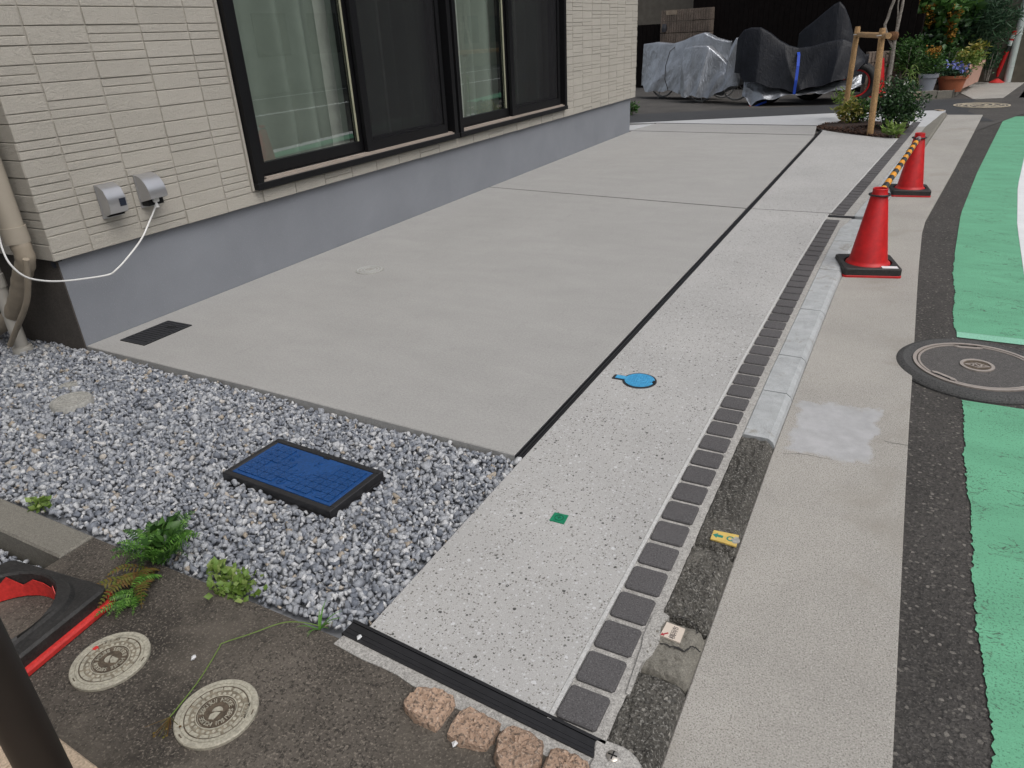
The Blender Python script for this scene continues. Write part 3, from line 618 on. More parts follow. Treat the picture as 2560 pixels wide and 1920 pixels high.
# --- street paint
def ragged(poly, step=.02, amp=.004):
    out = []
    for p, q in zip(poly[:-1], poly[1:]):
        n = max(1, int(math.hypot(q[0]-p[0], q[1]-p[1])/step))
        for i in range(n): out.append((p[0]+(q[0]-p[0])*i/n+random.gauss(0, amp), p[1]+(q[1]-p[1])*i/n+random.gauss(0, amp)))
    return out+[poly[-1]]
HUB = P(1900+1665/3.0727, 760+485/3.0727, ZG); MR = np.linalg.norm((P(1900+1045/3.0727, 760+450/3.0727, ZG)-HUB)[:2]); LR = np.linalg.norm((P(1900+1172/3.0727, 760+432/3.0727, ZG)-HUB)[:2])
yl0 = P(1900+1560/3.0727, 760+735/3.0727, ZR)[1]; yl1 = P(1900+1530/3.0727, 760+262/3.0727, ZR)[1]; yl2 = P(1900+1490/3.0727, 760+215/3.0727, ZR)[1]
def band(y0, y1, mat, name, xr=None, rg=True, z=ZR+.004):
    ys = np.arange(y0, min(y1, 3.), .009 if rg else .3).tolist()+np.arange(max(y0, 3.), y1, .2).tolist()+[y1]
    L = [(interp(greenL, y)+(random.gauss(0, .0035) if y < 3 else 0), y) for y in ys]; Rr = [(interp(whiteL, y), y) for y in ys[::2]][::-1]
    b_ = MB(); v = ys; n = len(ys); vv = []; ff = []
    for y in ys: vv += [(interp(greenL, y)+(random.gauss(0, .0022)+.004*math.sin(y*9)+.002*math.sin(y*31) if y < 3 else 0), y, z), (interp(whiteL, y)+.0, y, z)]
    for i in range(n-1): ff.append((2*i, 2*i+1, 2*i+3, 2*i+2))
    b_.add(vv, ff); return b_.build(name, mat, kind='structure')
band(-4, yl0-.012, 'green_paint', 'green_lane'); band(yl1, yl2, 'pale_green_paint', 'pale_green_line', rg=False); band(yl2+.001, 10.2, 'green_paint', 'green_lane')
b = MB(); ys = np.arange(-6, 40, .3); vv = []
for y in ys:
    x = interp(whiteL, y) if y < 10.2 else 4.78+(y-10.2)*.11
    vv += [(x, y, ZR+.006), (x+.20, y, ZR+.006)]
b.add(vv[:110], [(2*i, 2*i+1, 2*i+3, 2*i+2) for i in range(54)]); b.build('white_line', 'white_paint', kind='structure')
for x0 in (8.1, 12.0):
    b = MB(); b.sheet([(x0, -20), (x0+.20, -20), (x0+1.65, 40), (x0+1.45, 40)], ZR+.004); b.build('white_line', 'white_paint', kind='structure')
b = MB(); g0, g1, g2, g3 = P(2547, 245, ZR), P(2580, 200, ZR), P(2700, 200, ZR), P(2680, 245, ZR); b.sheet([xy(g0), xy(g3), xy(g2), xy(g1)], ZR+.006); b.build('green_lane', 'green_paint', kind='structure')

# --- manhole in the street
mh = thing('manhole', 'round dark manhole cover with pale steel ring beside the gutter', 'manhole cover', (HUB[0], HUB[1], ZR))
m = MB(); m.ring(LR*.995, MR, -.12, ZG-.004, (HUB[0], HUB[1], 0), 64); m.lathe([(MR+.004, -.12), (MR+.003, ZG-.008), (MR-.012, ZG+.006), (MR-.03, ZG+.012), (LR+.03, ZG+.008), (LR+.001, ZG+.005), (LR+.001, -.05)], (HUB[0], HUB[1], 0), 64)
m.build('collar', 'collar', mh, smooth=True)
m = MB(); m.ring(LR-.013, LR, -.06, ZG+.010, (HUB[0], HUB[1], 0), 64); m.build('frame_ring', 'steel_pink', mh)
m = MB(); m.lathe([(LR-.017, -.05), (LR-.017, ZG+.006), (0, ZG+.006)], (HUB[0], HUB[1], 0), 64); m.build('lid', 'iron_dark', mh, label='dark lid with two slots')
m = MB(); m.ring(LR-.026, LR-.018, -.04, ZG+.0085, (HUB[0], HUB[1], 0), 64); m.build('lid_rim', 'steel_pink', mh)
m = MB(); rr = .060; m.ring(rr-.012, rr, -.03, ZG+.010, (HUB[0], HUB[1], 0), 32); m.build('hub_ring', 'steel_pink', mh)
m = MB(); m.lathe([(rr-.012, -.03), (rr-.012, ZG+.0065), (0, ZG+.0065)], (HUB[0], HUB[1], 0), 32); m.build('hub_plate', 'lid_dirt', mh)
m = MB(); zt = ZG+.0095
dm = [(-.046, 0), (0, .024), (.046, 0), (0, -.024)]; di = [(-.036, 0), (0, .018), (.036, 0), (0, -.018)]
for i in range(4):
    A, B_, C_, D_ = dm[i], dm[(i+1) % 4], di[(i+1) % 4], di[i]; m.prism([(HUB[0]+p[0], HUB[1]+p[1]) for p in (A, B_, C_, D_)], ZG, zt)
for A, B_ in (((-.016, -.010), (-.010, .014)), ((-.010, .014), (.010, -.014)), ((.010, -.014), (.016, .010))):
    d = np.array(B_)-np.array(A); nn = np.array([-d[1], d[0]])/np.linalg.norm(d)*.003; m.prism([(HUB[0]+p[0], HUB[1]+p[1]) for p in (A-nn, B_-nn, B_+nn, A+nn)], ZG, zt)
m.build('emblem', 'steel_pink', mh)
for an in (R_(97), R_(-128)):
    for nm, w, t, z, mt in (('slot_frame', .052, .026, ZG+.0085, 'steel_pink'), ('slot', .034, .010, ZG+.0095, 'recess_dark')):
        r0 = LR-.022-t*.5; c, s = math.cos(an), math.sin(an); u = np.array([-s, c]); n_ = np.array([c, s]); ctr = HUB[:2]+n_*r0*(1.0 if nm == 'slot_frame' else 1.0)
        m = MB(); m.prism([tuple(ctr+u*a*w+n_*bb*t*.5) for a, bb in ((-1, -.4), (-.7, -1), (.7, -1), (1, -.4), (1, 1), (-1, 1))], ZG-.01, z); m.build(nm, mt, mh)
# far manhole
c = P(2240+1700/6.9, 0, ZR) if False else P(2040+1715/4.148, 0+1100/4.148, ZR)
r2 = abs(P(2040+1415/4.148, 1100/4.148, ZR)[0]-P(2040+2015/4.148, 1100/4.148, ZR)[0])/2
m2 = thing('manhole', 'round patterned manhole cover at the alley mouth', 'manhole cover', (c[0], c[1], ZR))
m = MB(); m.lathe([(r2, -.1), (r2, ZR+.012), (0, ZR+.012)], (c[0], c[1], 0), 48); m.build('lid', 'iron_dark', m2)
m = MB(); m.ring(r2*.93, r2*1.0, -.08, ZR+.016, (c[0], c[1], 0), 48); m.ring(r2*.80, r2*.84, -.08, ZR+.015, (c[0], c[1], 0), 48)
for i in range(26):
    a = i*2.4; rr = r2*.74*math.sqrt((i+1)/26); w = .05; x, y = c[0]+rr*math.cos(a), c[1]+rr*math.sin(a); d = np.array([math.cos(a+1.2), math.sin(a+1.2)]); e = np.array([-d[1], d[0]])
    m.prism([tuple(np.array([x, y])+d*p*w+e*q*.014) for p, q in ((-1, -1), (1, -1), (1, 1), (-1, 1))], ZR, ZR+.0155)
m.build('relief', 'relief_pale', m2)

# ================================================================== THE HOUSE
hs_ = thing('house', 'cream block-sided house with a grey foundation and black windows', 'house', (0, 0, 0))
HL, HD, HT = 7.88, 7.0, 6.0       # length of the wall, depth, height
SB = .428                          # lower edge of the cladding
m = MB(); m.box(-HD, 0, 0, HL, -.3, SB+.01); m.build('foundation', 'foundation', hs_, label='grey-blue rendered foundation')
m = MB(); m.box(-HD, -.002, -.006, 0, -.3, SB+.008); m.build('foundation_side', 'foundation_shade_brown', hs_, label='unpainted dark brown side of the foundation')  # side face: shade of the narrow gap is painted in as darker brown
Y0, Y1 = -.035, 7.985; SXF = .030  # backing plane of the cladding
WY0, WY1, WZ0, WZ1 = 1.185, 5.635, .515, 2.45
m = MB()
m.box(-HD, SXF, Y0+.012, WY0+.02, SB, HT); m.box(-HD*.0-.2, SXF, WY1-.02, Y1-.012, SB, HT); m.box(-.2, SXF, WY0+.02, WY1-.02, SB, WZ0-.01); m.box(-.2, SXF, WY0+.02, WY1-.02, WZ1, HT)
m.build('wall', 'siding', hs_)
m = MB(); m.box(-HD, -.2, WY0+1.0, Y1-.012, SB, HT); 
m.build('room_wall', 'room', hs_)
m = MB(); m.box(-HD-.4, .45, -.5, HL+.5, HT, HT+.16); m.build('eave', 'roof_dark', hs_)
m = MB(); r = [(-HD-.4, -.5), (.45, -.5), (.45, HL+.5), (-HD-.4, HL+.5)]; t = (-HD/2, HL/2)
m.add([(p[0], p[1], HT+.16) for p in r]+[(-HD/2, 2.5, HT+2), (-HD/2, HL-2.5, HT+2)], [(0, 1, 4), (1, 2, 5, 4), (2, 3, 5), (3, 0, 4, 5)]); m.build('roof', 'roof_dark', hs_)
# cladding blocks: columns of tall and thin courses
cols = [Y0]+[.153+.2725*k for k in range(0, 40) if .153+.2725*k < Y1-.05]+[Y1]
U = .0363; BG = .0034; VG = .0075
near, far_ = [], []
def colseq(z0, z1):
    z = z0; out = []
    while z < z1:
        k = random.random()
        for n in ((2, 1, 1) if k < .38 else (1, 1, 2) if k < .7 else (1, 2, 1) if k < .8 else (2, 2)): out.append((z, z+n*U, n)); z += n*U
    return out
for i in range(len(cols)-1):
    ya, yb = cols[i], cols[i+1]
    for za, zb, n in colseq(SB-.002, 2.62):
        segs = [(ya, yb)]
        if za < WZ1+.02 and zb > WZ0-.008:
            segs = []
            if ya < WY0-.015: segs.append((ya, min(yb, WY0-.02)))
            if yb > WY1+.015: segs.append((max(ya, WY1+.02), yb))
        for s0, s1 in segs:
            if s1-s0 < .03: continue
            zz = min(zb, WZ0-.012) if (za < WZ0 and s0 < WY1 and s1 > WY0) else zb
            if zz-za < .02: continue
            (near if (s1 < WY0+.1 and za < 1.75) or (za < WZ0 and zz <= WZ0) else far_).append((s0, s1, za, zz))
far_.sort(key=lambda q: q[0]+(100 if q[2] > 1.75 else 0)); k = 300-len(near)
cache = {}
def block_mesh(w, h):
    key = (round(w, 3), round(h, 3))
    if key not in cache:
        q = MB(); q.box(-.014, 0, -w/2, w/2, -h/2, h/2, bev=.0022); o = q.build('siding_block', 'siding', hs_); cache[key] = o.data; return o
    o = bpy.data.objects.new('siding_block', cache[key]); COL.objects.link(o); o.parent = hs_; return o
field = MB()
for j, (s0, s1, za, zb) in enumerate(near+far_):
    pr = SXF+.0062+random.choice((0, 0, .0018, -.0018))
    if j < 300:
        o = block_mesh(s1-s0-VG, zb-za-BG); o.location = (pr, (s0+s1)/2, (za+zb)/2)
    else: field.box(pr-.014, pr, s0+VG/2, s1-VG/2, za+BG/2, zb-BG/2, bev=.002)
field.build('siding_field', 'siding', hs_, kind='stuff')
# short side of the house: cladding ends stacked at the corner
side = MB()
for x0 in np.arange(-1.6, 0, .2725):
    for za, zb, n in colseq(SB-.002, 2.6): side.box(x0+BG/2, min(x0+.2725-BG/2, SXF+.002), Y0+.0015+random.choice((0, .002)), Y0+.02, za+BG/2, zb-BG/2, bev=.002)
side.build('siding_field', 'siding', hs_, kind='stuff')
m = MB(); m.box(-HD, SXF+.004, Y0+.012, .0, SB-.006, SB+.004); m.build('drip_edge', 'recess_dark', hs_)
v = WX(125, 665, -.0)
m = MB(); m.lathe([(.024, 0), (.024, .004), (0, .004)], (0, 0, 0), 18); m.v = [(-.03+a*.7, -.004-q, .40+b_*.7) for a, b_, q in m.v]; m.build('vent_plug', 'dark_blue_label', hs_)

for ta, tb_ in ((WY0-.017, WY0-.002), (WY1+.002, WY1+.012)): m = MB(); m.box(SXF-.01, SXF+.013, ta, tb_, WZ0-.01, WZ1); m.build('window_trim', 'siding', hs_)
# windows
def window(y0, y1, ys, label):
    w = MB(); x0, x1 = -.10, .072; fz = WZ0; ft = WZ1; fw = .05
    w.box(x0, x1, y0, y0+fw, fz, ft); w.box(x0, .03, y0+fw, y0+fw+.045, fz+.03, ft); w.box(x0, x1, y1-fw, y1, fz, ft); w.box(x0, x1, y0+fw, y1-fw, ft-fw, ft); 
    w.box(x0, .012, y0+fw, y1-fw, fz, fz+.052); w.box(.012, x1+.006, y0-.006, y1+.006, fz-.008, fz+.030, bev=.003)
    o = w.build('window', 'black_metal', hs_, label=label)
    t = MB(); t.box(.006, .045, y0+fw+.047, y1-fw-.002, fz+.030, fz+.048); t.box(.049, .062, y0+fw+.002, y1-fw-.002, fz+.030, fz+.040); t.build('track', 'track_metal', o)
    # glass sash
    s = MB(); a0, a1 = y0+fw+.046, ys+.035; z0, z1 = fz+.055, ft-fw-.01; sw = .062
    s.box(-.035, .002, a0, a0+sw*.75, z0, z1); s.box(-.035, .002, a1-sw, a1, z0, z1); s.box(-.035, .002, a0+sw*.75, a1-sw, z0, z0+.068); s.box(-.035, .002, a0+sw*.75, a1-sw, z1-.06, z1); s.build('sash', 'black_metal', o)
    s = MB(); s.add([(-.017, a0+sw*.75-.004, z0+.06), (-.017, a1-sw+.004, z0+.06), (-.017, a1-sw+.004, z1-.055), (-.017, a0+sw*.75-.004, z1-.055)], [(0, 1, 2, 3)]); s.build('glass', 'glass', o)
    s = MB(); s.box(-.013, -.004, a1-sw-.010, a1-sw-.001, z0+.069, z1-.061); s.build('spacer', 'leaf_spacer', o)
    # second glass sash behind the screen
    s = MB(); c0, c1 = ys-.03, y1-fw-.002
    s.box(-.085, -.045, c0, c0+sw, z0, z1); s.box(-.085, -.045, c1-sw, c1, z0, z1); s.box(-.085, -.045, c0+sw, c1-sw, z0, z0+.068); s.build('sash', 'black_metal', o)
    s = MB(); s.add([(-.065, c0+sw-.004, z0+.06), (-.065, c1-sw+.004, z0+.06), (-.065, c1-sw+.004, z1), (-.065, c0+sw-.004, z1)], [(0, 1, 2, 3)]); s.build('glass', 'glass', o)
    # insect screen
    s = MB(); b0, b1 = ys, y1-fw-.06; e = .045
    s.box(.012, .040, b0, b0+e*1.5, z0-.01, z1); s.box(.012, .040, b1-e, b1, z0-.01, z1); s.box(.012, .040, b0+e*1.5, b1-e, z0-.01, z0+.058); s.build('screen_frame', 'black_metal', o)
    s = MB(); s.box(.024, .0255, b0+e*1.5-.003, b1-e+.003, z0+.055, z1); s.build('screen_mesh', 'insect_screen', o)
    return o
simple('leaf_spacer', (.42, .42, .30), .6)
window(1.19, 3.405, 2.255, 'black sliding window with a clear pane and an insect screen')
window(3.440, 5.63, 4.43, 'second black sliding window, further from the sockets')
m = MB(); m.box(-.1, .05, 3.405, 3.44, WZ0, WZ1); m.build('mullion', 'dark_seal', hs_)
# curtains and the room behind
for i, (ya, yb, lab) in enumerate(((1.26, 3.38, 'pleated pale curtain hanging behind the window near the sockets'), (3.47, 5.58, 'pleated pale curtain hanging behind the far window'))):
    n = 190; rings = []
    for q in range(n+1):
        t = q/n; y = ya+(yb-ya)*t; ph = t*58+2.4*math.sin(t*9+i)+1.5*math.sin(t*23); rings.append([(-.165+.055*math.sin(ph)+.025*math.sin(ph*.37+1), y, z) for z in (.5, 1.2, 2.4)])
    m = MB(); m.loft(rings, False); m.build('curtain', 'curtain', label=lab, cat='curtain', group='curtains in the windows', smooth=True, ang=80, loc=(-.15, (ya+yb)/2, .5))

# outdoor sockets on the wall
def hood(cx, cy_, cz, w, h, d, curved, lab):
    t = thing('outdoor_socket', lab, 'socket', (SXF+.012, cy_, cz)); x0 = SXF+.011; n = 9
    prof = ([(0, h), (d*.35, h*.97), (d*.75, h*.82), (d, h*.5), (d, h*.20), (d*.9, h*.02)] if not curved else [(d*math.sin(a), h*(.28+.72*math.cos(a))) for a in np.linspace(0, R_(98), n)])
    L = MB(); k = len(prof); vv = []
    th = .003
    for sgn in (-1, 1): vv += [(x0+p[0], cy_+sgn*w/2, cz+p[1]) for p in prof]
    L.add(vv, [(i, i+1, k+i+1, k+i)[::-1] for i in range(k-1)])
    for sgn in (0, 1): L.add([(x0+p[0], cy_+(-1, 1)[sgn]*w/2, cz+p[1]) for p in prof]+[(x0, cy_+(-1, 1)[sgn]*w/2, cz+prof[-1][1]-.02)], [tuple(range(k+1)) if sgn == 0 else tuple(range(k+1))[::-1]])
    L.build('hood', 'silver', t, smooth=True, ang=40)
    m = MB(); m.box(x0-.002, x0+.006, cy_-w/2-.003, cy_+w/2+.003, cz-.022, cz+h); m.build('back_plate', 'silver', t)
    m = MB(); m.box(x0+.006, x0+d*.55, cy_-w/2+.004, cy_+w/2-.004, cz-.012, cz+h*.45); m.build('socket_face', 'recess_dark', t); return t
p1, p2 = WX(258, 500, .06), WX(345, 490, .06)
k1 = WX(262, 545, .045); k2 = WX(362, 520, .045)
t1 = hood(0, .292, .578, .092, .132, .070, False, 'silver outdoor socket with a dark blue label strip')
m = MB(); m.box(SXF+.011+.0705, SXF+.011+.072, .300, .332, .578+.030, .578+.066); m.build('label_strip', 'dark_blue_label', t1)
t2 = hood(0, .503, .585, .098, .135, .086, True, 'silver rounded outdoor socket with a white cable plugged in')
# white cable
cb = [(.085, .505, .60), (.085, .503, .572)]+[tuple(WX(x, y, .075+.02*math.sin(i))) for i, (x, y) in enumerate([(371, 560), (352, 600), (318, 645), (290, 675), (270, 687), (210, 697), (150, 703), (100, 701), (60, 690), (25, 660), (5, 620), (-10, 560)])]+[(.02, -.20, .75), (-.03, -.185, 1.1), (-.05, -.175, 1.7), (-.05, -.17, 2.5)]
def smooth_path(p, n=6):
    p = [Vector(q) for q in p]; out = []
    for i in range(len(p)-1):
        a, b_, c, d = p[max(i-1, 0)], p[i], p[i+1], p[min(i+2, len(p)-1)]
        for k in range(n):
            t = k/n; out.append(.5*((2*b_)+(-a+c)*t+(2*a-5*b_+4*c-d)*t*t+(-a+3*b_-3*c+d)*t**3))
    return out+[p[-1]]
cbt = thing('power_cable', 'thin white power cable hanging from the rounded socket', 'cable', (.09, .3, .4))
m = MB(); m.tube(smooth_path(cb), .0042, 8); m.build('cord', 'white_cable', cbt, smooth=True, ang=60)
m = MB(); m.box(.070, .100, .488, .520, .585, .612, bev=.004); m.lathe([(.013, 0), (.010, .012), (.006, .026)], (.085, .504, .560), 12); m.build('plug', 'white_cable', cbt)

# pipes beside the house
YP = -.115
def wy(x, y, yy=YP): return tuple(WY(x*SD, y*SD, yy))
pd = thing('pipe_duct', 'beige pipe duct with wrapped hoses running down the house side', 'pipe', (wy(36, 540)[0], YP, 0))
a_, b_ = WY(-30*SD, 330*SD, YP), WY(37*SD, 520*SD, YP); xc = b_[0]
m = MB(); m.tube([(xc, YP, 2.6), (xc, YP, .60), (xc, YP, .53)], [.046, .046, .052], 18); m.tube([(xc, YP, .535), (xc, YP, .60)], .052, 18); m.build('duct', 'beige_pipe', pd, smooth=True)
hp = [(xc, YP, .56), (xc+.015, YP, .46), wy(47, 600), wy(38, 650), wy(18, 690), wy(-25, 715), wy(-80, 725)]
sp = smooth_path(hp, 8); m = MB(); m.tube(sp, [.040+.0015*math.sin(i*1.9) for i in range(len(sp))], 16); m.build('wrapped_hose', 'beige_tape', pd, smooth=True, ang=60)
hp = [wy(56, 560, YP-.05), wy(60, 625, YP-.055), wy(54, 665, YP-.06), wy(38, 705, YP-.06), wy(22, 745, YP-.06)]
m = MB(); m.tube(smooth_path(hp, 8), .013, 12); m.build('drain_hose', 'beige_tape', pd, smooth=True)
q0 = WY(45*SD, 742*SD, YP-.01); dp = thing('drain_pipe', 'off-white vertical drain pipe with a flanged foot in the gravel', 'pipe', (q0[0], YP-.01, -.04))
m = MB(); m.lathe([(.030, -.06), (.030, .30), (.034, .30), (.034, .36), (.030, .365), (.030, 2.6)], (q0[0], YP-.01, 0), 18); m.build('pipe', 'white_pipe', dp, smooth=True)
m = MB(); m.lathe([(.044, -.06), (.044, -.005), (.041, .0), (.031, .002)], (q0[0], YP-.01, 0), 20); m.build('foot', 'white_pipe', dp, smooth=True)

# ================================================================== GRAVEL AND COVERS
# rectangular water meter box
bx = [PD(484, 1025), PD(598, 946), PD(826, 1020), PD(714, 1107)]
c = np.mean(bx, axis=0); ZB = .004
ux = _n((bx[2]-bx[1])[:2]+(bx[3]-bx[0])[:2]); uy = np.array([-ux[1], ux[0]]); BW = (np.linalg.norm(bx[2]-bx[1])+np.linalg.norm(bx[3]-bx[0]))/4; BD = (np.linalg.norm(bx[1]-bx[0])+np.linalg.norm(bx[2]-bx[3]))/4
def bp(a, d): return tuple(c[:2]+ux*a+uy*d)
wb = thing('meter_box', 'blue rectangular water meter cover in a black frame on the gravel', 'meter box', (c[0], c[1], -.06))
fr = .021
m = MB()
for a0, a1, d0, d1 in ((-BW, BW, -BD, -BD+fr), (-BW, BW, BD-fr, BD), (-BW, -BW+fr, -BD+fr, BD-fr), (BW-fr, BW, -BD+fr, BD-fr)): m.prism([bp(a0, d0), bp(a1, d0), bp(a1, d1), bp(a0, d1)], -.10, ZB, cham=.002)
m.prism([bp(-BW-.004, -BD-.004), bp(BW+.004, -BD-.004), bp(BW+.004, BD+.004), bp(-BW-.004, BD+.004)], -.10, -.022); m.build('frame', 'black_plastic', wb)
m = MB(); m.prism([bp(-BW+fr+.002, -BD+fr+.002), bp(BW-fr-.002, -BD+fr+.002), bp(BW-fr-.002, BD-fr-.002), bp(-BW+fr+.002, BD-fr-.002)], -.05, ZB-.001, cham=.001); lid = m.build('lid', 'blue_lid', wb)
m = MB(); nx, ny = 13, 6; ix, iy = BW-fr-.014, BD-fr-.014
for i in range(nx):
    for j in range(ny):
        cx0, cy0 = -ix+(i+.5)*2*ix/nx, -iy+(j+.5)*2*iy/ny
        if (3 <= i <= 9 and j >= 4) or (5 <= i <= 7 and j == 3) or (i, j) in ((5, 0), (6, 0), (2, 2), (10, 0)): continue
        hx, hy = ix/nx*.93, iy/ny*.93
        for tr in (((-1, -1), (1, -1), (0, -.05)), ((1, 1), (-1, 1), (0, .05)), ((-1, -.85), (-.08, 0), (-1, .85)), ((1, .85), (.08, 0), (1, -.85))):
            m.prism([bp(cx0+x*hx, cy0+y*hy) for x, y in tr], ZB-.002, ZB+.0026)
m.build('relief', 'blue_lid', lid)
m = MB(); cc = bp(-.02, -iy*.80); m.ring(.013, .016, ZB-.002, ZB+.0016, (cc[0], cc[1], 0), 24)
an = math.atan2(ux[1], ux[0])
for s_, a, d, sz in (('E', -.02, -iy*.80, .016), ('K', .02, iy*.62, .034), ('13', -.085, iy*.75, .022), ('20', -.085, iy*.45, .022), ('K', .115, -iy*.75, .03)):
    pc = bp(a, d); put_text(m, s_, sz, pc, an, ZB+.0003, .0012)
m.prism([bp(.075, iy*.35), bp(.105, iy*.35), bp(.105, iy*.8), bp(.075, iy*.8)], ZB-.002, ZB+.0012)
m.build('lettering', 'blue_lid', lid, kind='stuff')
m = MB(); m.prism([bp(.005, BD-fr-.008), bp(.030, BD-fr-.008), bp(.030, BD-fr+.004), bp(.005, BD-fr+.004)], ZB-.01, ZB+.0008); m.build('finger_slot', 'recess_dark', lid)

# round covers standing in the gravel
g1c = P(153*SD, 865*SD, .0); g2c = P(147*SD, 831*SD, -.01)
def grey_cover(c, r, z, lab):
    t = thing('drain_cover', lab, 'drain cover', (c[0], c[1], -.06)); m = MB(); m.lathe([(r, -.10), (r, z-.006), (r-.004, z), (0, z)], (c[0], c[1], 0), 40); m.build('lid', 'lid_grey', t, smooth=True)
    m = MB()
    for f in (.9, .72, .54, .36): m.ring(r*f-.004, r*f, z-.002, z+.0018, (c[0], c[1], 0), 36)
    m.build('rings', 'lid_grey', t)
g1r = abs(PD(208, 860)[0]-PD(98, 872)[0])*.5; 
grey_cover(g1c, .078, .004, 'ringed grey drain cover standing proud of the gravel'); grey_cover(g2c, .038, -.012, 'small grey drain cap half sunk in the gravel')
# cover in the slab
wc = PD(799, 583.5); t = thing('drain_cover', 'round pale drain cover set flush in the driveway slab', 'drain cover', (wc[0], wc[1], 0))
m = MB(); m.lathe([(.086, -.02), (.086, .0025), (.080, .004), (0, .004)], (wc[0], wc[1], 0), 40); m.build('lid', 'lid_grey', t)
m = MB()
for f in (.95, .7, .45): m.ring(.08*f-.004, .08*f, 0, .0055, (wc[0], wc[1], 0), 36)
m.build('rings', 'slab_pale', t)
# black grate in the slab
gp_ = [PD(262, 735), PD(365, 693), PD(413, 704), PD(310, 748)]; gx0 = (gp_[0][0]+gp_[1][0])/2; gx1 = (gp_[2][0]+gp_[3][0])/2; gy0 = (gp_[0][1]+gp_[3][1])/2; gy1 = (gp_[1][1]+gp_[2][1])/2
t = thing('floor_grate', 'black slotted grate let into the slab beside the foundation', 'grate', ((gx0+gx1)/2, (gy0+gy1)/2, 0))
m = MB(); m.box(gx0, gx1, gy0, gy1, -.02, .002); m.build('base', 'recess_dark', t)
m = MB(); e = .012; m.box(gx0, gx1, gy0, gy0+e, 0, .0045); m.box(gx0, gx1, gy1-e, gy1, 0, .0045); m.box(gx0, gx0+e, gy0+e, gy1-e, 0, .0045); m.box(gx1-e, gx1, gy0+e, gy1-e, 0, .0045); m.build('frame', 'black_plastic', t)
n = 12
for i in range(n):
    yy = gy0+e+(gy1-gy0-2*e)*(i+.5)/n; m = MB(); m.box(gx0+e, gx1-e, yy-.0085, yy+.0085, 0, .004); m.build('slat', 'black_plastic', t)
m = MB(); m.prism([((gx0+gx1)/2-.01, gy1-.07), ((gx0+gx1)/2+.03, gy1-.06), ((gx0+gx1)/2+.03, gy1-.045), ((gx0+gx1)/2-.01, gy1-.055)], .003, .006); m.build('handle', 'recess_dark', t)

# light blue valve cover
vc = P(1300+775/2.593, 860+241/2.593); vr = (P(1300+890/2.593, 860+245/2.593)[0]-P(1300+650/2.593, 860+245/2.593)[0])/2
hd_ = _n((P(1300+622/2.593, 860+215/2.593)-vc)[:2]); hu = np.array([-hd_[1], hd_[0]])
t = thing('valve_cover', 'light blue round stop-valve cover with a hinge tab in the pebble strip', 'valve cover', (vc[0], vc[1], 0))
m = MB(); m.lathe([(vr, -.02), (vr, .0035), (0, .0035)], (vc[0], vc[1], 0), 40); m.prism([tuple(vc[:2]+hd_*a+hu*b_) for a, b_ in ((vr*.8, -.018), (vr+.042, -.018), (vr+.042, .018), (vr*.8, .018))], -.02, .0034); m.build('frame', 'black_plastic', t)
m = MB(); m.lathe([(vr*.88, .0), (vr*.88, .0055), (vr*.86, .006), (0, .006)], (vc[0], vc[1], 0), 40); m.prism([tuple(vc[:2]+hd_*a+hu*b_) for a, b_ in ((vr*.7, -.013), (vr+.030, -.013), (vr+.030, .013), (vr*.7, .013))], -.01, .0058); ld = m.build('lid', 'light_blue', t)
m = MB()
for i in range(-7, 8):
    for j in range(-7, 8):
        x, y = i*.0072+(j % 2)*.0036, j*.0072
        if math.hypot(x, y) < vr*.72 and not (abs(x-.01) < .016 and abs(y) < .012): m.box(vc[0]+x-.0024, vc[0]+x+.0024, vc[1]+y-.0024, vc[1]+y+.0024, .005, .0072)
m.ring(vr*.78, vr*.82, .004, .0072, (vc[0], vc[1], 0), 36); put_text(m, 'VP', .018, (vc[0]+.01, vc[1]), 0, .0062, .001); m.build('relief', 'light_blue', ld)
kd = -hd_; m = MB(); m.prism([tuple(vc[:2]+kd*a+hu*b_) for a, b_ in ((vr*.78, -.010), (vr*.92, -.010), (vr*.92, .010), (vr*.78, .010))], 0, .0072); m.build('finger_slot', 'recess_dark', ld)

# green boundary tag and kerb tags
def tagplate(pix, f, z, mat, lab, th=.0012, loc=None):
    pp = [f(x, y) for x, y in pix]; cc = np.mean(pp, axis=0); t = thing('boundary_tag', lab, 'tag', (cc[0], cc[1], z)); m = MB(); m.prism([xy(p) for p in pp], z-.003, z+th); m.build('plate', mat, t); return t, pp, cc
f3 = lambda x, y: P(1300+x/2.593, 860+y/2.593); f4 = lambda x, y: P(1500+x/2.304, 1200+y/2.304)
t, pp, cc = tagplate([(190, 1145), (225, 1095), (315, 1115), (285, 1170)], f3, .0015, 'green_tag', 'small square green tag stuck on the pebble strip')
m = MB(); m.ring(.011, .0135, .002, .0034, (cc[0], cc[1], 0), 24); put_text(m, '+', .026, (cc[0], cc[1]), 0, .0026, .0008); m.build('mark', 'leaf_dark_ink', t) if False else None
simple('green_ink', (.003, .10, .05), .5)
m.build('mark', 'green_ink', t)
t, pp, cc = tagplate([(345, 900), (385, 825), (490, 865), (460, 945)], f4, .003, 'beige_tag', 'beige boundary plate with red arrow and dark lettering on the kerb')
a = math.atan2(*(pp[1]-pp[0])[[1, 0]])
m = MB()
for i, ch in enumerate('横浜市'):
    w = .25+.25*i; put_text(m, ch, .0155, tuple((pp[3]+(pp[0]-pp[3])*.0+(pp[2]-pp[3])*0+((pp[1]+pp[2])/2-(pp[3]+pp[0])/2)*(.2+.28*i)*1.0+(pp[0]-pp[3])*.42)[:2]), a, .0044, .0002)
m.build('lettering', 'ink', t)
ar = (pp[0]*.8+cc*.2)[:2]; d = _n((pp[0]-cc)[:2]); e = np.array([-d[1], d[0]])
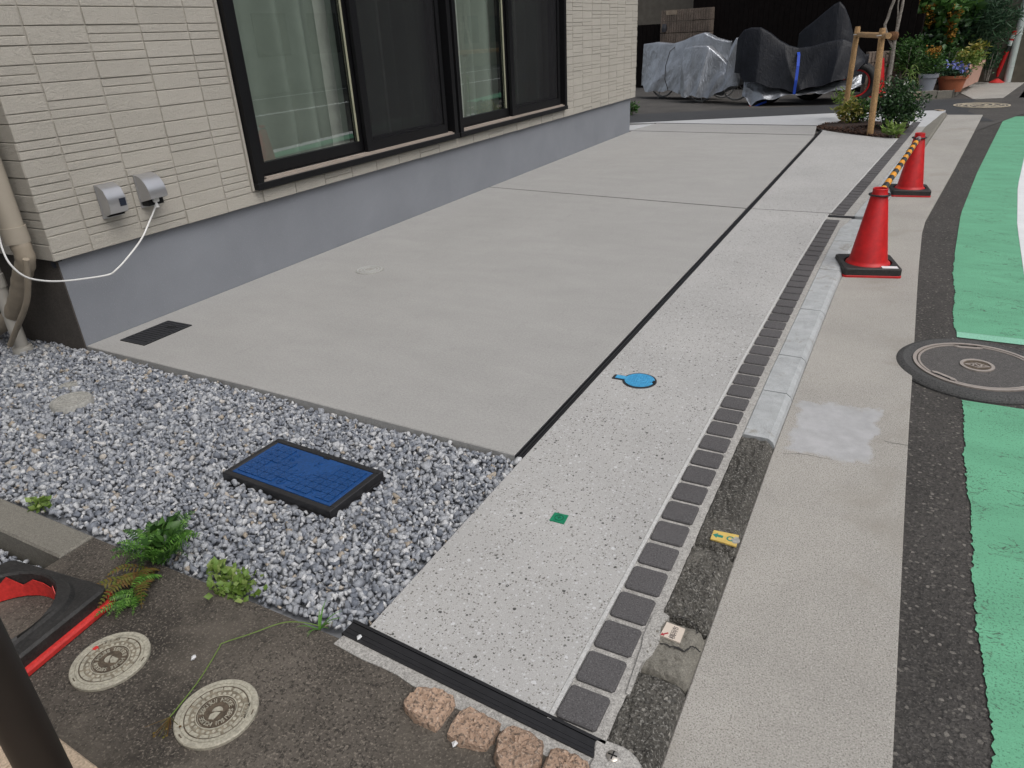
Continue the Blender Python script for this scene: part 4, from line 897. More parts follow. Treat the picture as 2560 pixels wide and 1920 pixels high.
m = MB(); m.prism([tuple(ar+d*a_+e*b_) for a_, b_ in ((.006, 0), (-.002, .005), (-.002, .0018), (-.014, .0018), (-.014, -.0018), (-.002, -.0018), (-.002, -.005))], .003, .0047); m.build('arrow', 'red_ink', t)
t, pp, cc = tagplate([(635, 345), (655, 295), (800, 325), (785, 390)], f4, .003, 'yellow_tag', 'worn yellow boundary plate with a teal arrow on the dark kerb')
d = -_n(((pp[2]+pp[3])/2-(pp[0]+pp[1])/2)[:2]); e = np.array([-d[1], d[0]]); ar = (cc+(pp[0]+pp[1]-2*cc)*.25)[:2]
m = MB(); m.prism([tuple(ar+d*a_+e*b_) for a_, b_ in ((.015, 0), (.003, .011), (.003, .005), (-.012, .005), (-.012, -.005), (.003, -.005), (.003, -.011))], .003, .0047)
c2 = (cc-(pp[0]+pp[1]-2*cc)*.22)[:2]; m.ring(.0065, .0105, .003, .0047, (c2[0], c2[1], 0), 20, R_(40), R_(320)); m.build('arrow', 'teal_ink', t)
c3 = (cc-(pp[0]+pp[1]-2*cc)*.40)[:2]; m = MB(); m.prism([(c3[0]+math.cos(q)*random.uniform(.006, .014), c3[1]+math.sin(q)*random.uniform(.008, .018)) for q in np.linspace(0, 6.28, 14)[:-1]], .003, .0043); m.build('worn_spot', 'lid_grey', t)

# two beige drain covers with lettering
def lettered(px, py, rot, box_ang, word, lab, red=None):
    c = P(px, py, 0); r = .0845; z = .004; t = thing('drain_cover', lab, 'drain cover', (c[0], c[1], 0), group='beige lettered drain covers'); C0 = (c[0], c[1], 0)
    m = MB(); m.lathe([(r, -.03), (r, z-.002), (r-.002, z), (r*.86, z), (r*.855, z-.0015), (r*.845, z-.0015), (r*.84, z), (r*.775, z), (r*.765, z-.0025), (0, z-.0025)], C0, 56); m.build('frame', 'lid_beige', t); m = MB(); m.ring(r*.50, r*.76, z-.004, z-.0022, C0, 48); m.build('recess', 'lid_dirt_mid', t)
    m = MB(); m.ring(r*.748, r*.775, z-.004, z-.0012, C0, 48); m.ring(r*.455, r*.475, z-.004, z-.0008, C0, 40); m.lathe([(r*.44, z-.003), (r*.44, z-.0018), (0, z-.0018)], C0, 40)
    for a in (R_(20), R_(250)): m.ring(r*.90, r*.93, z-.003, z+.0006, C0, 6, a, a+R_(9))
    m.build('dirt_lines', 'lid_dirt', t)
    m = MB(); ns = 16
    for i in range(ns):
        a = 2*math.pi*i/ns+rot; dd = (a-box_ang+math.pi) % (2*math.pi)-math.pi
        if abs(dd) < .3: continue
        m.ring(r*.65, r*.738, z-.004, z-.0004, C0, 4, a+.02+(.06 if i % 2 else 0), a+2*math.pi/ns-.03)
    for i in range(26):
        a = 2*math.pi*i/26+rot; rr = r*(.575 if i % 2 else .55); dd = (a-box_ang+math.pi) % (2*math.pi)-math.pi
        m.lathe([(.0040, -.002), (.0040, .0), (.0030, .0012), (0, .0013)], (c[0]+rr*math.cos(a), c[1]+rr*math.sin(a), z-.0022), 8)
    m.ring(r*.475, r*.50, z-.004, z-.0003, C0, 40); m.build('studs', 'lid_beige', t)
    m = MB(); s = 'SEKISUI HOUSE SEKISUI HOUSE '
    for i, ch in enumerate(s):
        if ch == ' ': continue
        a = rot-2*math.pi*i/len(s); put_text(m, ch, r*.155, (c[0]+r*.345*math.cos(a), c[1]+r*.345*math.sin(a)), a-math.pi/2, z-.001, .0012)
    ca, sa = math.cos(rot), math.sin(rot); q = lambda x, y: (c[0]+r*(x*ca-y*sa), c[1]+r*(x*sa+y*ca))
    m.prism([q(.02+.13*math.cos(k), .02+.13*math.sin(k)+.0) for k in np.linspace(0, math.pi, 9)], z-.003, z-.0002); m.prism([q(*p) for p in ((-.15, -.19), (-.02, -.22), (.10, -.03), (-.01, -.0), (-.13, -.05))], z-.003, z-.0002)
    m.build('lettering', 'lid_beige', t)
    m = MB(); bc = (c[0]+r*.705*math.cos(box_ang), c[1]+r*.705*math.sin(box_ang)); u = np.array([-math.sin(box_ang), math.cos(box_ang)]); nn = np.array([math.cos(box_ang), math.sin(box_ang)]); bw, bh = .019, .0065
    R4 = lambda w, h: [tuple(np.array(bc)+u*a*w+nn*b_*h) for a, b_ in ((-1, -1), (1, -1), (1, 1), (-1, 1))]
    A, B_ = R4(bw, bh), R4(bw-.002, bh-.002)
    for i in range(4): m.prism([A[i], A[(i+1) % 4], B_[(i+1) % 4], B_[i]], z-.004, z)
    put_text(m, word, .0095, bc, box_ang-math.pi/2, z-.0016, .0009); m.build('name_box', 'lid_beige', t)
    if red:
        m = MB(); pr = P(*red); m.prism([(pr[0]+math.cos(q_)*random.uniform(.004, .010), pr[1]+math.sin(q_)*random.uniform(.004, .009)) for q_ in np.linspace(0, 6.28, 12)[:-1]], z-.003, z+.0006); m.build('paint_splash', 'red_faded', t)
lettered(276.5, 1650.5, 2.2, R_(140), 'おすい', 'beige lettered drain cover with a red paint splash, beside the black rubber base', red=(150+362/4.022, 1540+335/4.022))
lettered(542, 1782, .6, R_(28), 'うすい', 'beige lettered drain cover with a dry grass stem lying across its rim')

# gravel
def rock_shapes(k=14):
    out = []
    for i in range(k):
        bm = bmesh.new(); n = 11
        for _ in range(n):
            d = RNG.normal(size=3); d /= np.linalg.norm(d); d *= np.array([1, .75+.25*RNG.random(), .55+.3*RNG.random()])*(.8+.3*RNG.random()); bm.verts.new(d)
        bmesh.ops.convex_hull(bm, input=bm.verts[:]); bmesh.ops.delete(bm, geom=[v for v in bm.verts if not v.link_faces], context='VERTS'); bmesh.ops.triangulate(bm, faces=bm.faces[:]); bm.verts.index_update()
        out.append((np.array([v.co[:] for v in bm.verts]), np.array([[v.index for v in f.verts] for f in bm.faces]))); bm.free()
    return out
ROCKS = rock_shapes()
def scatter_rocks(pts, size, name, mat, **kw):
    V, F, k = [], [], 0; n = len(pts); ids = RNG.integers(0, len(ROCKS), n)
    q = RNG.normal(size=(n, 4)); q /= np.linalg.norm(q, axis=1)[:, None]; w, x, y, z = q.T
    Rm = np.stack([1-2*(y*y+z*z), 2*(x*y-z*w), 2*(x*z+y*w), 2*(x*y+z*w), 1-2*(x*x+z*z), 2*(y*z-x*w), 2*(x*z-y*w), 2*(y*z+x*w), 1-2*(x*x+y*y)], 1).reshape(n, 3, 3)
    for i in range(len(ROCKS)):
        idx = np.where(ids == i)[0]; v, f = ROCKS[i]
        if not len(idx): continue
        vv = np.einsum('nij,kj->nki', Rm[idx], v)*size[idx][:, None, None]+pts[idx][:, None, :]
        V.append(vv.reshape(-1, 3)); F.append((f[None]+(np.arange(len(idx))*len(v))[:, None, None]+k).reshape(-1, 3)); k += len(idx)*len(v)
    return raw(name, np.concatenate(V), np.concatenate(F), mat, **kw)
def gravel_pts(poly, step, zt, holes=()):
    xs = [p[0] for p in poly]; ys = [p[1] for p in poly]; gx, gy = np.meshgrid(np.arange(min(xs), max(xs), step), np.arange(min(ys), max(ys), step))
    x = gx.ravel()+RNG.uniform(-.5, .5, gx.size)*step; y = gy.ravel()+RNG.uniform(-.5, .5, gx.size)*step; k = inpoly(x, y, poly)
    for h in holes: k &= ~h(x, y)
    x, y = x[k], y[k]; und = .006*np.sin(x*6+1)*np.cos(y*7)+.004*np.sin(x*17+y*13)
    return np.stack([x, y, zt+und+RNG.uniform(-.007, .006, len(x))], 1)
hb = lambda x, y: (np.abs((x-c_box[0])*ux[0]+(y-c_box[1])*ux[1]) < BW+.004) & (np.abs((x-c_box[0])*uy[0]+(y-c_box[1])*uy[1]) < BD+.004)
c_box = np.mean(bx, axis=0)
h1 = lambda x, y: np.hypot(x-g1c[0], y-g1c[1]) < .078
h2 = lambda x, y: np.hypot(x-g2c[0], y-g2c[1]) < .036
h3 = lambda x, y: np.hypot(x-q0[0], y-YP+.01) < .044
gpoly = [(-1.6, -.93), (1.43, -.94), (2.345, -.945), (2.375, -.885), (2.375, -.074), (1.2, -.032), (0, -.006), (-1.6, -.006)]
m = MB(); m.sheet([(-1.7, -.925), (1.43, -.93), (2.345, -.935), (2.38, -.885), (2.38, -.06), (1.2, -.02), (0, .0), (-1.7, .0)], -.045); m.build('gravel_bed', 'gravel_dust', kind='structure')
pts = gravel_pts(gpoly, .0122, -.026, (hb, h1, h2, h3)); sz = np.clip(RNG.lognormal(math.log(.0112), .25, len(pts)), .006, .019)
inn = (pts[:, 0] < 1.43)
keep = ~((pts[:, 1] < -.925+sz) & (pts[:, 0] < 2.345)); pts, sz = pts[keep], sz[keep]
big = RNG.random(len(pts)) < .10; pts[big, 2] += .006; sz[big] *= 1.15
scatter_rocks(pts, sz, 'gravel', 'gravel', label='blue-grey crushed stone gravel beside the driveway slab', kind='stuff')
m = MB(); m.sheet([(-.5, -1.05), (1.43, -1.045), (1.43, -1.36), (-.5, -1.36)], -.085); m.build('gravel_bed', 'joint_dark', kind='structure')
pts = gravel_pts([(-.45, -1.35), (1.41, -1.36), (1.41, -1.055), (-.45, -1.05)], .013, -.07); scatter_rocks(pts, np.clip(RNG.lognormal(math.log(.0095), .25, len(pts)), .006, .016), 'gravel', 'gravel', label='small patch of gravel beyond the grey edging beam', kind='stuff')
# stray white pebbles
for (x, y), lab in (((418, 1420), 'white pebble lying between the two beige drain covers'), ((982, 1606), 'white pebble lying beside a pink granite sett'), ((776, 1376), 'pebble lying on the black expansion joint')):
    p = PD(x, y, .006); v, f = ROCKS[3]; m = MB(); m.add([tuple(p+q*.0085) for q in v], [tuple(r) for r in f]); m.build('pebble', 'white_paint', label=lab, cat='pebble', loc=(p[0], p[1], 0), smooth=True, ang=25)

# ================================================================== CONES
def rsq(cx, cy, h, r, z, ang, n=6):
    out = []; ca, sa = math.cos(ang), math.sin(ang)
    for k, (sx, sy) in enumerate(((1, 1), (-1, 1), (-1, -1), (1, -1))):
        for i in range(n+1):
            a = math.pi/2*k+math.pi/2*i/n; x = sx*(h-r)+r*math.cos(a); y = sy*(h-r)+r*math.sin(a); out.append((cx+x*ca-y*sa, cy+x*sa+y*ca, z))
    return out
def circ(cx, cy, r, z, ang, n=28):
    return [(cx+r*math.cos(ang+2*math.pi*i/n+math.pi/4-math.pi/4), cy+r*math.sin(ang+2*math.pi*i/n), z) for i in range(n)]
def cone(bl, br, top, lab, sticker=False):
    L, Rr = P(*bl, ZG), P(*br, ZG); d = (Rr-L)[:2]; w = np.linalg.norm(d); u = d/w; v = np.array([-u[1], u[0]]); ctr = (L+Rr)[:2]/2+v*w/2; h = w/2; ang = math.atan2(u[1], u[0])
    tp = WP(*top, (ctr[0], ctr[1], 0), _n(np.array([-(ctr[1]-CAM[1]), ctr[0]-CAM[0], 0])))
    H = tp[2]-ZG; t = thing('traffic_cone', lab, 'traffic cone', (ctr[0], ctr[1], ZG), group='red cones joined by a striped bar')
    cx, cy = ctr; m = MB(); m.loft([rsq(cx, cy, h, .02, ZG+z, ang) for z in (.0005, .010)]+[rsq(cx, cy, h-.003, .02, ZG+.0125, ang)], True, cap=True); m.build('foot_plate', 'cone_red', t)
    r0 = h*.64; zt = ZG+.050
    m = MB(); o1 = rsq(cx, cy, h*.985, .018, ZG+.0126, ang); o2 = rsq(cx, cy, h*.985, .018, zt-.005, ang); o3 = rsq(cx, cy, h*.955, .018, zt, ang); i3 = circ(cx, cy, h*.83, zt, ang); i1 = circ(cx, cy, h*.81, ZG+.0126, ang)
    k = 28; m.loft([o1, o2, o3], True); 
    # join the rounded square to the round hole
    m.add(o3+i3, [(a, (a+1) % k, k+(a+1) % k, k+a) for a in range(k)]); m.add(i3+i1, [(a, (a+1) % k, k+(a+1) % k, k+a) for a in range(k)]); m.build('rubber_weight', 'black_rubber', t)
    rt = h*.255; m = MB(); zz = .0126
    m.lathe([(h*.775, ZG+.013), (h*.775, ZG+.042), (h*.755, ZG+.050), (h*.69, ZG+.056), (h*.655, ZG+.068), (rt*1.10, ZG+H-.032), (rt, ZG+H-.026), (rt, ZG+H-.003), (rt-.003, ZG+H), (rt-.006, ZG+H-.002), (rt-.007, ZG+H-.05), (0.001, ZG+H-.055)], (cx, cy, 0), 40); m.build('cone_body', 'cone_red', t, smooth=True, ang=40)
    zr = ZG+H-.034; m = MB(); pth = [(cx+(rt*1.10+.010)*math.cos(a), cy+(rt*1.10+.010)*math.sin(a), zr) for a in np.linspace(0, 2*math.pi, 29)]; m.tube(pth, .0048, 8, cap=False)
    if sticker:
        s = MB(); f = [np.array(L[:2])+u*(w*a)-v*b_ for a, b_ in ((.66, .0), (.93, 0))]; e = -v*.004
        z0, z1 = ZG+.044, zt+.0015; q = [f[0]+v*.012, f[1]+v*.012, f[1]+v*.055, f[0]+v*.055]; s.add([(p[0], p[1], z1) for p in q], [(0, 1, 2, 3)]); s.build('sticker', 'white_paint', t)
    return ctr, zr, rt, H
c1, z1_, r1_, H1 = cone((1820*SD, 599*SD), (1948*SD, 602*SD), (1905*SD, 406*SD), 'red traffic cone with a white sticker on its black rubber weight', True)
c2_, z2_, r2_, H2 = cone((1924*SD, 425*SD), (2011*SD, 427*SD), (1981*SD, 287*SD), 'red traffic cone standing further along the gutter, towards the planted bed')
for cc_, zz_, rr_ in ((c1, z1_, r1_), (c2_, z2_, r2_)): pass
A = np.array([c1[0], c1[1], z1_]); B = np.array([c2_[0], c2_[1], z2_]); d = _n(B-A); A2 = A+d*(r1_*1.1+.012); B2 = B-d*(r2_*1.1+.012)
br = thing('cone_bar', 'black and yellow striped bar linking the two red cones', 'cone bar', tuple((A2+B2)/2))
for cc_, zz_, rr_ in ((c1, z1_, r1_), (c2_, z2_, r2_)):
    m = MB(); m.tube([(cc_[0]+(rr_*1.10+.008)*math.cos(a), cc_[1]+(rr_*1.10+.008)*math.sin(a), zz_) for a in np.linspace(0, 2*math.pi, 29)], .0052, 8, cap=False); m.build('ring', 'black_plastic', br, smooth=True, ang=60)
N = 19
for i in range(N):
    p, q = A2+(B2-A2)*i/N, A2+(B2-A2)*(i+1)/N; m = MB(); m.tube([p, q], .0175, 14, cap=(i in (0, N-1))); m.build('stripe', ('orange_tape', 'black_tape')[i % 2] if i < N-1 else 'silver', br, smooth=True)

# broken cone base on the old pavement
cb0, cb1 = P(265*SD, 1292*SD, 0), P(50*SD, 1472*SD, 0); d = _n((cb0-cb1)[:2]); n_ = np.array([-d[1], d[0]])
Sd = .385; ctr = cb0[:2]-d*Sd/2+n_*Sd/2*1.0; ang = math.atan2(d[1], d[0]); h = Sd/2
rb = thing('broken_cone_base', 'black rubber ring weight on a torn red cone base', 'cone base', (ctr[0], ctr[1], 0)); cx, cy = ctr; k = 28
m = MB(); o0 = rsq(cx, cy, h, .035, .0, ang); o1 = rsq(cx, cy, h, .035, .010, ang); o2 = rsq(cx, cy, h*.98, .03, .016, ang); i2 = circ(cx, cy, h*.72, .016, ang); m.loft([o0, o1, o2], True); m.add(o2+i2, [(a, (a+1) % k, k+(a+1) % k, k+a) for a in range(k)])
i3 = [(cx+h*.71*math.cos(ang+2*math.pi*a/k), cy+h*.71*math.sin(ang+2*math.pi*a/k), .048+.012*math.sin(a*2.7)+random.gauss(0, .004)) for a in range(k)]; i4 = [(p[0]*.99+cx*.01, p[1]*.99+cy*.01, p[2]) for p in i3]
m.loft([i2, i3, i4, [(p[0], p[1], .0) for p in i4]], True); m.build('torn_base', 'red_faded', rb)
m = MB(); hh = h*.93
prof = [rsq(cx, cy, hh, .025, .0165, ang), rsq(cx, cy, hh, .025, .044, ang), rsq(cx, cy, hh*.965, .025, .050, ang)]
m.loft(prof, True); q1 = rsq(cx, cy, hh*.87, .10, .0515, ang); q2 = rsq(cx, cy, hh*.85, .105, .062, ang); q3 = rsq(cx, cy, hh*.80, .11, .066, ang); ir = circ(cx, cy, h*.755, .072, ang); ir2 = circ(cx, cy, h*.73, .066, ang); ir3 = circ(cx, cy, h*.725, .017, ang)
m.loft([prof[2], q1, q2, q3, ir, ir2, ir3], True); m.build('rubber_weight', 'black_rubber', rb, smooth=True, ang=30)

# brown handrail post close to the camera, and the tiled step
pr = ray(48, 1800); tpt = CAM+pr/np.linalg.norm(pr)*1.32
po = thing('handrail_post', 'dark brown round handrail post by the tiled step', 'post', (tpt[0], tpt[1], .1))
m = MB(); m.tube([(tpt[0], tpt[1], .1), (tpt[0], tpt[1], .80)], .031, 24); m.build('pole', 'brown_post', po, smooth=True)
m = MB(); m.lathe([(.06, .1), (.06, .106), (.035, .112), (.032, .13)], (tpt[0], tpt[1], 0), 24); m.build('base_collar', 'brown_post', po, smooth=True)
m = MB(); m.tube([(tpt[0]-.12, tpt[1]+.02, .815), (tpt[0], tpt[1], .815), (tpt[0]-.15, tpt[1]-.9, .815)], .02, 14); 
s0, s1 = P(110*SD, 1580*SD, .1), P(215*SD, 1659*SD, .1); d = _n((s1-s0)[:2]); n_ = np.array([d[1], -d[0]])
if n_[1] > 0: n_ = -n_
stp = thing('porch_step', 'beige tiled step edge in the near corner', 'step', (s0[0], s0[1], 0))
A0 = s0[:2]-d*.9
m = MB(); m.prism([tuple(A0+n_*.006), tuple(A0+d*1.5+n_*.006), tuple(A0+d*1.5+n_*.6), tuple(A0+n_*.6)], -.1, .094); m.build('step_base', 'mortar', stp)
for i in range(10):
    for j in range(4):
        a, b_ = A0+d*(i*.15+.002)+n_*(j*.15+.002 if j else 0), A0+d*(i*.15+.148)+n_*(j*.15+.148); q = [A0+d*(i*.15+x)+n_*(j*.15+y_) for x, y_ in ((.0015, .0015 if j else 0), (.1485, .0015 if j else 0), (.1485, .1485), (.0015, .1485))]
        m = MB(); m.prism([tuple(p) for p in q], -.02 if j == 0 else .08, .100, cham=.003)
        if j == 0:
            for g_ in (.02, .034, .048): m.prism([tuple(A0+d*(i*.15+x)+n_*(g_+y_)) for x, y_ in ((.003, 0), (.147, 0), (.147, .006), (.003, .006))], .095, .1018)
        m.build('tile', 'tile_beige', stp)

# ================================================================== SMALL PLANTS BY THE GRAVEL
def frond_mesh(m, base, dirv, L, curve, w, npin=16, dead=False):
    base = Vector(base); dv = Vector(dirv).normalized(); side = dv.cross(Vector((0, 0, 1))).normalized()
    prev = None
    for i in range(npin):
        t = (i+.5)/npin; p = base+dv*(L*t)+Vector((0, 0, curve*(math.sin(t*2.4)-.55*t*t)))
        if prev is not None: m.add([prev-side*.0007, prev+side*.0007, p+side*.0006, p-side*.0006], [(0, 1, 2, 3)])
        prev = p; l = w*math.sin(math.pi*min(1, .12+t*.9))**.7*(1-.25*t)
        for sg in (-1, 1):
            tip = p+side*sg*l+dv*l*.35+Vector((0, 0, -l*.25+random.gauss(0, .002))); mid = p+side*sg*l*.45+dv*(l*.15+.0)+Vector((0, 0, .002)); wd = dv*(L/npin*.42)
            m.add([p-wd*.7, mid-wd, tip, mid+wd, p+wd*.5], [(0, 1, 4), (1, 2, 3), (1, 3, 4)])
def fern(c, n, L, up, lab, mats, name='fern', spread=(0, 2*math.pi), w=.026):
    t = thing(name, lab, 'fern', (c[0], c[1], c[2]))
    for i in range(n):
        a = spread[0]+(spread[1]-spread[0])*(i+random.random()*.7)/n; el = up*random.uniform(.5, 1.2); m = MB()
        frond_mesh(m, (c[0]+random.gauss(0, .012), c[1]+random.gauss(0, .012), c[2]), (math.cos(a), math.sin(a), el), L*random.uniform(.65, 1.1), L*.28, w*random.uniform(.8, 1.2)); m.build('frond', random.choice(mats), t)
    return t
fc = PD(352, 1208, -.01); ft = fern(fc, 26, .135, .65, 'bushy green fern growing at the gravel edge', ['fern_green', 'fern_green', 'leaf_green'], w=.024)
leaves(60, blob((fc[0]-.02, fc[1]+.03, .035), (.065, .045, .03)), .04, .028, .6, mat='leaf_green', name='leaf_clump', parent=ft)
f2 = PD(330, 1245, -.002); fern(f2, 9, .15, .12, 'drooping fern fronds lying on the old pavement, partly dried', ['fern_green', 'fern_dry', 'fern_dry'], spread=(R_(225), R_(330)), w=.024)
f3_ = PD(312, 1285, -.002); fern(f3_, 6, .10, .15, 'small flat fern fronds beside the torn red base', ['fern_green'], spread=(R_(215), R_(320)), w=.02)
def weed(c, r, n, L, mat, lab, cat='weed', stems=6):
    t = thing('weed', lab, cat, c); m = MB()
    for i in range(stems):
        a = random.random()*6.28; m.tube([c, (c[0]+r[0]*.4*math.cos(a), c[1]+r[1]*.4*math.sin(a), c[2]+r[2]*.8), (c[0]+r[0]*.9*math.cos(a), c[1]+r[1]*.9*math.sin(a), c[2]+r[2])], .0009, 5)
    m.build('stems', mat, t); leaves(n, blob((c[0], c[1], c[2]+r[2]*.6), r), L, L*.75, .8, mat=mat, name='leaves', parent=t); return t
wc_ = PD(505, 1275, -.01); weed(tuple(wc_), (.085, .045, .028), 190, .019, 'leaf_light', 'low creeping weed with small round leaves at the pavement edge')
wc_ = PD(470, 1240, -.01); weed(tuple(wc_), (.03, .02, .015), 14, .03, 'leaf_light', 'yellowish broad-leaved weed beside the fern')
wc_ = PD(88, 1095, -.008); weed(tuple(wc_), (.04, .03, .02), 60, .02, 'leaf_light', 'yellow-green weed growing by the grey edging beam')
wc_ = PD(848, 1003, -.02)
gt_ = PD(690, 1362, -.01); t = thing('grass_tuft', 'green grass tuft at the corner of the black joint', 'grass tuft', tuple(gt_))
for i in range(13):
    a = R_(random.uniform(20, 160)) if i < 9 else random.random()*6.28; L = random.uniform(.05, .12); m = MB(); pth = [gt_+np.array([math.cos(a)*L*s*.55, math.sin(a)*L*s*.55, L*(s*.8-.45*s*s)]) for s in np.linspace(0, 1, 6)]; sd = np.array([-math.sin(a), math.cos(a), 0])
    m.loft([[tuple(p-sd*.0032*(1.05-s)), tuple(p+sd*.0032*(1.05-s))] for p, s in zip(pth, np.linspace(0, 1, 6))], False); m.build('blade', 'fern_green', t)
sp_ = [PD(690, 1352, .0), PD(650, 1344, .012), PD(607, 1346, .010), PD(545, 1368, .008), PD(482, 1389, .005), PD(474, 1398, .005), PD(455, 1430, .006), PD(423, 1479, .006), PD(367, 1549, .008)]
t = thing('dry_grass', 'long bent yellow grass stem with a dry seed head across the pavement', 'grass stem', tuple(sp_[3])); m = MB(); m.tube(smooth_path(sp_, 4), .0013, 6); m.build('stem', 'leaf_light', t)
m = MB(); e = sp_[-1]; dd = _n((sp_[-1]-sp_[-2]))
for i in range(16):
    a = math.atan2(dd[1], dd[0])+random.gauss(0, .45); L = random.uniform(.02, .05); p2 = (e[0]+math.cos(a)*L, e[1]+math.sin(a)*L, .002+random.random()*.012); m.tube([tuple(e), p2], .0006, 4)
    if i % 3 == 0: m.lathe([(0, 0), (.003, .002), (0, .005)], p2, 6)
m.build('seed_head', 'fern_dry', t)

# ================================================================== PLANTED BED WITH STAKED TREE
bedp = [xy(p) for p in bedF]+[(interp(pavL, y_), y_) for y_ in (7.7, 8.3, 8.9)]+[xy(bedR), xy(bedB), xy(P(2062, 305.5)), xy(P(2030, 314))]
bedp = [xy(p+np.array([0, .012, 0])) for p in bedF]+[(3.262, 7.75), (3.30, 8.3), (3.35, 8.9)]+[xy(bedR+[-.02, -.02, 0]), xy(bedB), xy(P(2062, 306)), xy(P(2036, 315))]
bc = np.mean(np.array(bedp), axis=0)
m = MB(); n = len(bedp); m.add([(p[0], p[1], -.012) for p in bedp]+[(p[0]*.6+bc[0]*.4, p[1]*.6+bc[1]*.4, .03) for p in bedp]+[(bc[0], bc[1], .045)], [(i, (i+1) % n, n+(i+1) % n, n+i) for i in range(n)]+[(n+i, n+(i+1) % n, 2*n) for i in range(n)])
m.build('planting_bed', 'soil', kind='structure', label='dark mulched planting bed at the end of the pebble strip')
xs = RNG.uniform(2.2, 3.5, 5000); ys_ = RNG.uniform(7.4, 9.3, 5000); k = inpoly(xs, ys_, [(p[0]*.97+bc[0]*.03, p[1]*.97+bc[1]*.03) for p in bedp]); xs, ys_ = xs[k], ys_[k]
dc = np.hypot(xs-bc[0], ys_-bc[1]); scatter_rocks(np.stack([xs, ys_, np.clip(.045-.07*dc, -.006, .05)], 1), RNG.uniform(.006, .02, len(xs)), 'mulch', 'mulch', label='dark bark mulch covering the planting bed', kind='stuff')
ts = thing('tree_stake', 'two-legged wooden tree support with a log crossbar', 'tree support', (2.75, 8.7, 0))
bl_, br_ = P(2108, 303, .0), P(2176, 338, .0)
tl, tr = WY(2145, 66, bl_[1]), WY(2207, 70, br_[1])
for pb, pt in ((bl_, tl), (br_, tr)): m = MB(); pts_ = [tuple(pb-[0, 0, .15]), tuple(pb+(pt-pb)*.5), tuple(pt-(pt-pb)*.02), tuple(pt)]; m.tube(pts_, [.036, .035, .034, .028], 14); m.build('stake', 'wood', ts, smooth=True, ang=50)
ca, cb_ = WY(2040+440/4.148, 358/4.148, bl_[1]-.03), WY(2040+690/4.148, 368/4.148, br_[1]+.05); ce = cb_+(cb_-ca)*.22
m = MB(); m.tube([tuple(ca), tuple((ca+cb_)/2), tuple(ce)], .030, 14); m.build('crossbar', 'wood', ts, smooth=True)
for p in (ca, cb_+[0, -.05, 0]):
    m = MB(); m.tube([(p[0]-.055, p[1]-.03, p[2]), (p[0], p[1]-.05, p[2]+.004), (p[0]+.055, p[1]-.03, p[2])], .005, 6); m.build('wire', 'rim', ts)
tree = thing('young_tree', 'slim bare-trunked young tree tied to the wooden support', 'tree', (float(ce[0])+.05, 8.75, 0)); ty = 8.75
TP = lambda zx, zy: tuple(WY(2040+zx/4.148, zy/4.148, ty))
tb = WY(2218, 300, ty); m = MB(); m.tube(smooth_path([(tb[0], ty, .0), TP(755, 850), TP(785, 650), TP(815, 430), TP(850, 260), TP(880, 130), TP(905, 0), TP(930, -300)], 3), [.026-.0006*i for i in range(22)], 10); trunk = m.build('trunk', 'bark', tree, smooth=True)
m = MB(); m.tube(smooth_path([TP(800, 500), TP(715, 290), TP(745, 190), TP(775, 90), TP(815, -20), TP(860, -300)], 3), .017, 10); m.build('stem', 'bark', tree, smooth=True)
m = MB(); m.tube(smooth_path([TP(830, 330), TP(850, 150), TP(850, 60), TP(870, -60)], 3), .008, 8); m.build('branch', 'bark', trunk, smooth=True)
m = MB(); q = TP(800, 372); m.lathe([(.045, -.045), (.058, -.02), (.06, .015), (.045, .045)], q, 14); m.build('binding', 'rope', trunk, smooth=True)
cr = WY(2270, -420, ty); leaves(1400, blob(cr, (.9, .9, .7)), .07, .04, .3, mat='leaf_green', name='crown', parent=tree)

def shrub(c, r, n, L, Wd, mat, lab, stems=7, flowers=None, group=None, stemmat='bark', up=.5, extra=None, cat='shrub', nm='shrub'):
    t = thing(nm, lab, cat, (c[0], c[1], c[2]), group=group); m = MB()
    for i in range(stems):
        a = i*2.4; rr = .35+.5*random.random(); m.tube([(c[0]+.015*math.cos(a), c[1]+.015*math.sin(a), c[2]-.03), (c[0]+r[0]*rr*.5*math.cos(a), c[1]+r[1]*rr*.5*math.sin(a), c[2]+r[2]*.8), (c[0]+r[0]*rr*math.cos(a), c[1]+r[1]*rr*math.sin(a), c[2]+r[2]*1.6)], [.006, .004, .002], 6)
    m.build('stems', stemmat, t); leaves(n, blob((c[0], c[1], c[2]+r[2]), r), L, Wd, up, mat=mat, name='foliage', parent=t)
    if flowers: leaves(flowers[0], blob((c[0], c[1], c[2]+r[2]*1.1), np.array(r)*1.02, .9), flowers[2], flowers[2], .9, mat=flowers[1], name='flowers', parent=t)
    return t
s1 = P(2118, 310, 0); shrub((s1[0]+.02, s1[1]-.1, .02), (.20, .18, .15), 560, .06, .022, 'leaf_yellow', 'yellow-green drooping shrub round the left stake', up=.1)
s1b = P(2100, 298, 0); shrub((s1b[0], s1b[1], .16), (.13, .13, .12), 160, .07, .016, 'leaf_light', 'slender light green shrub leaning on the stake', up=.2)
s2 = P(2225, 330, 0); shrub((s2[0]+.02, s2[1]+.05, .02), (.29, .27, .29), 3000, .04, .020, 'leaf_dark', 'dense dark green shrub with small white flowers in the bed', flowers=(28, 'bloom_white', .022))
s2b = P(2150, 312, 0); shrub((s2b[0], s2b[1], .02), (.16, .14, .15), 700, .04, .018, 'leaf_green', 'green shrub between the two stakes')
s3 = P(2232, 345, 0); shrub((s3[0]-.01, s3[1]+.02, .0), (.10, .09, .075), 130, .075, .028, 'leaf_light', 'low pale-green broad-leaved plant at the bed corner', up=.7)
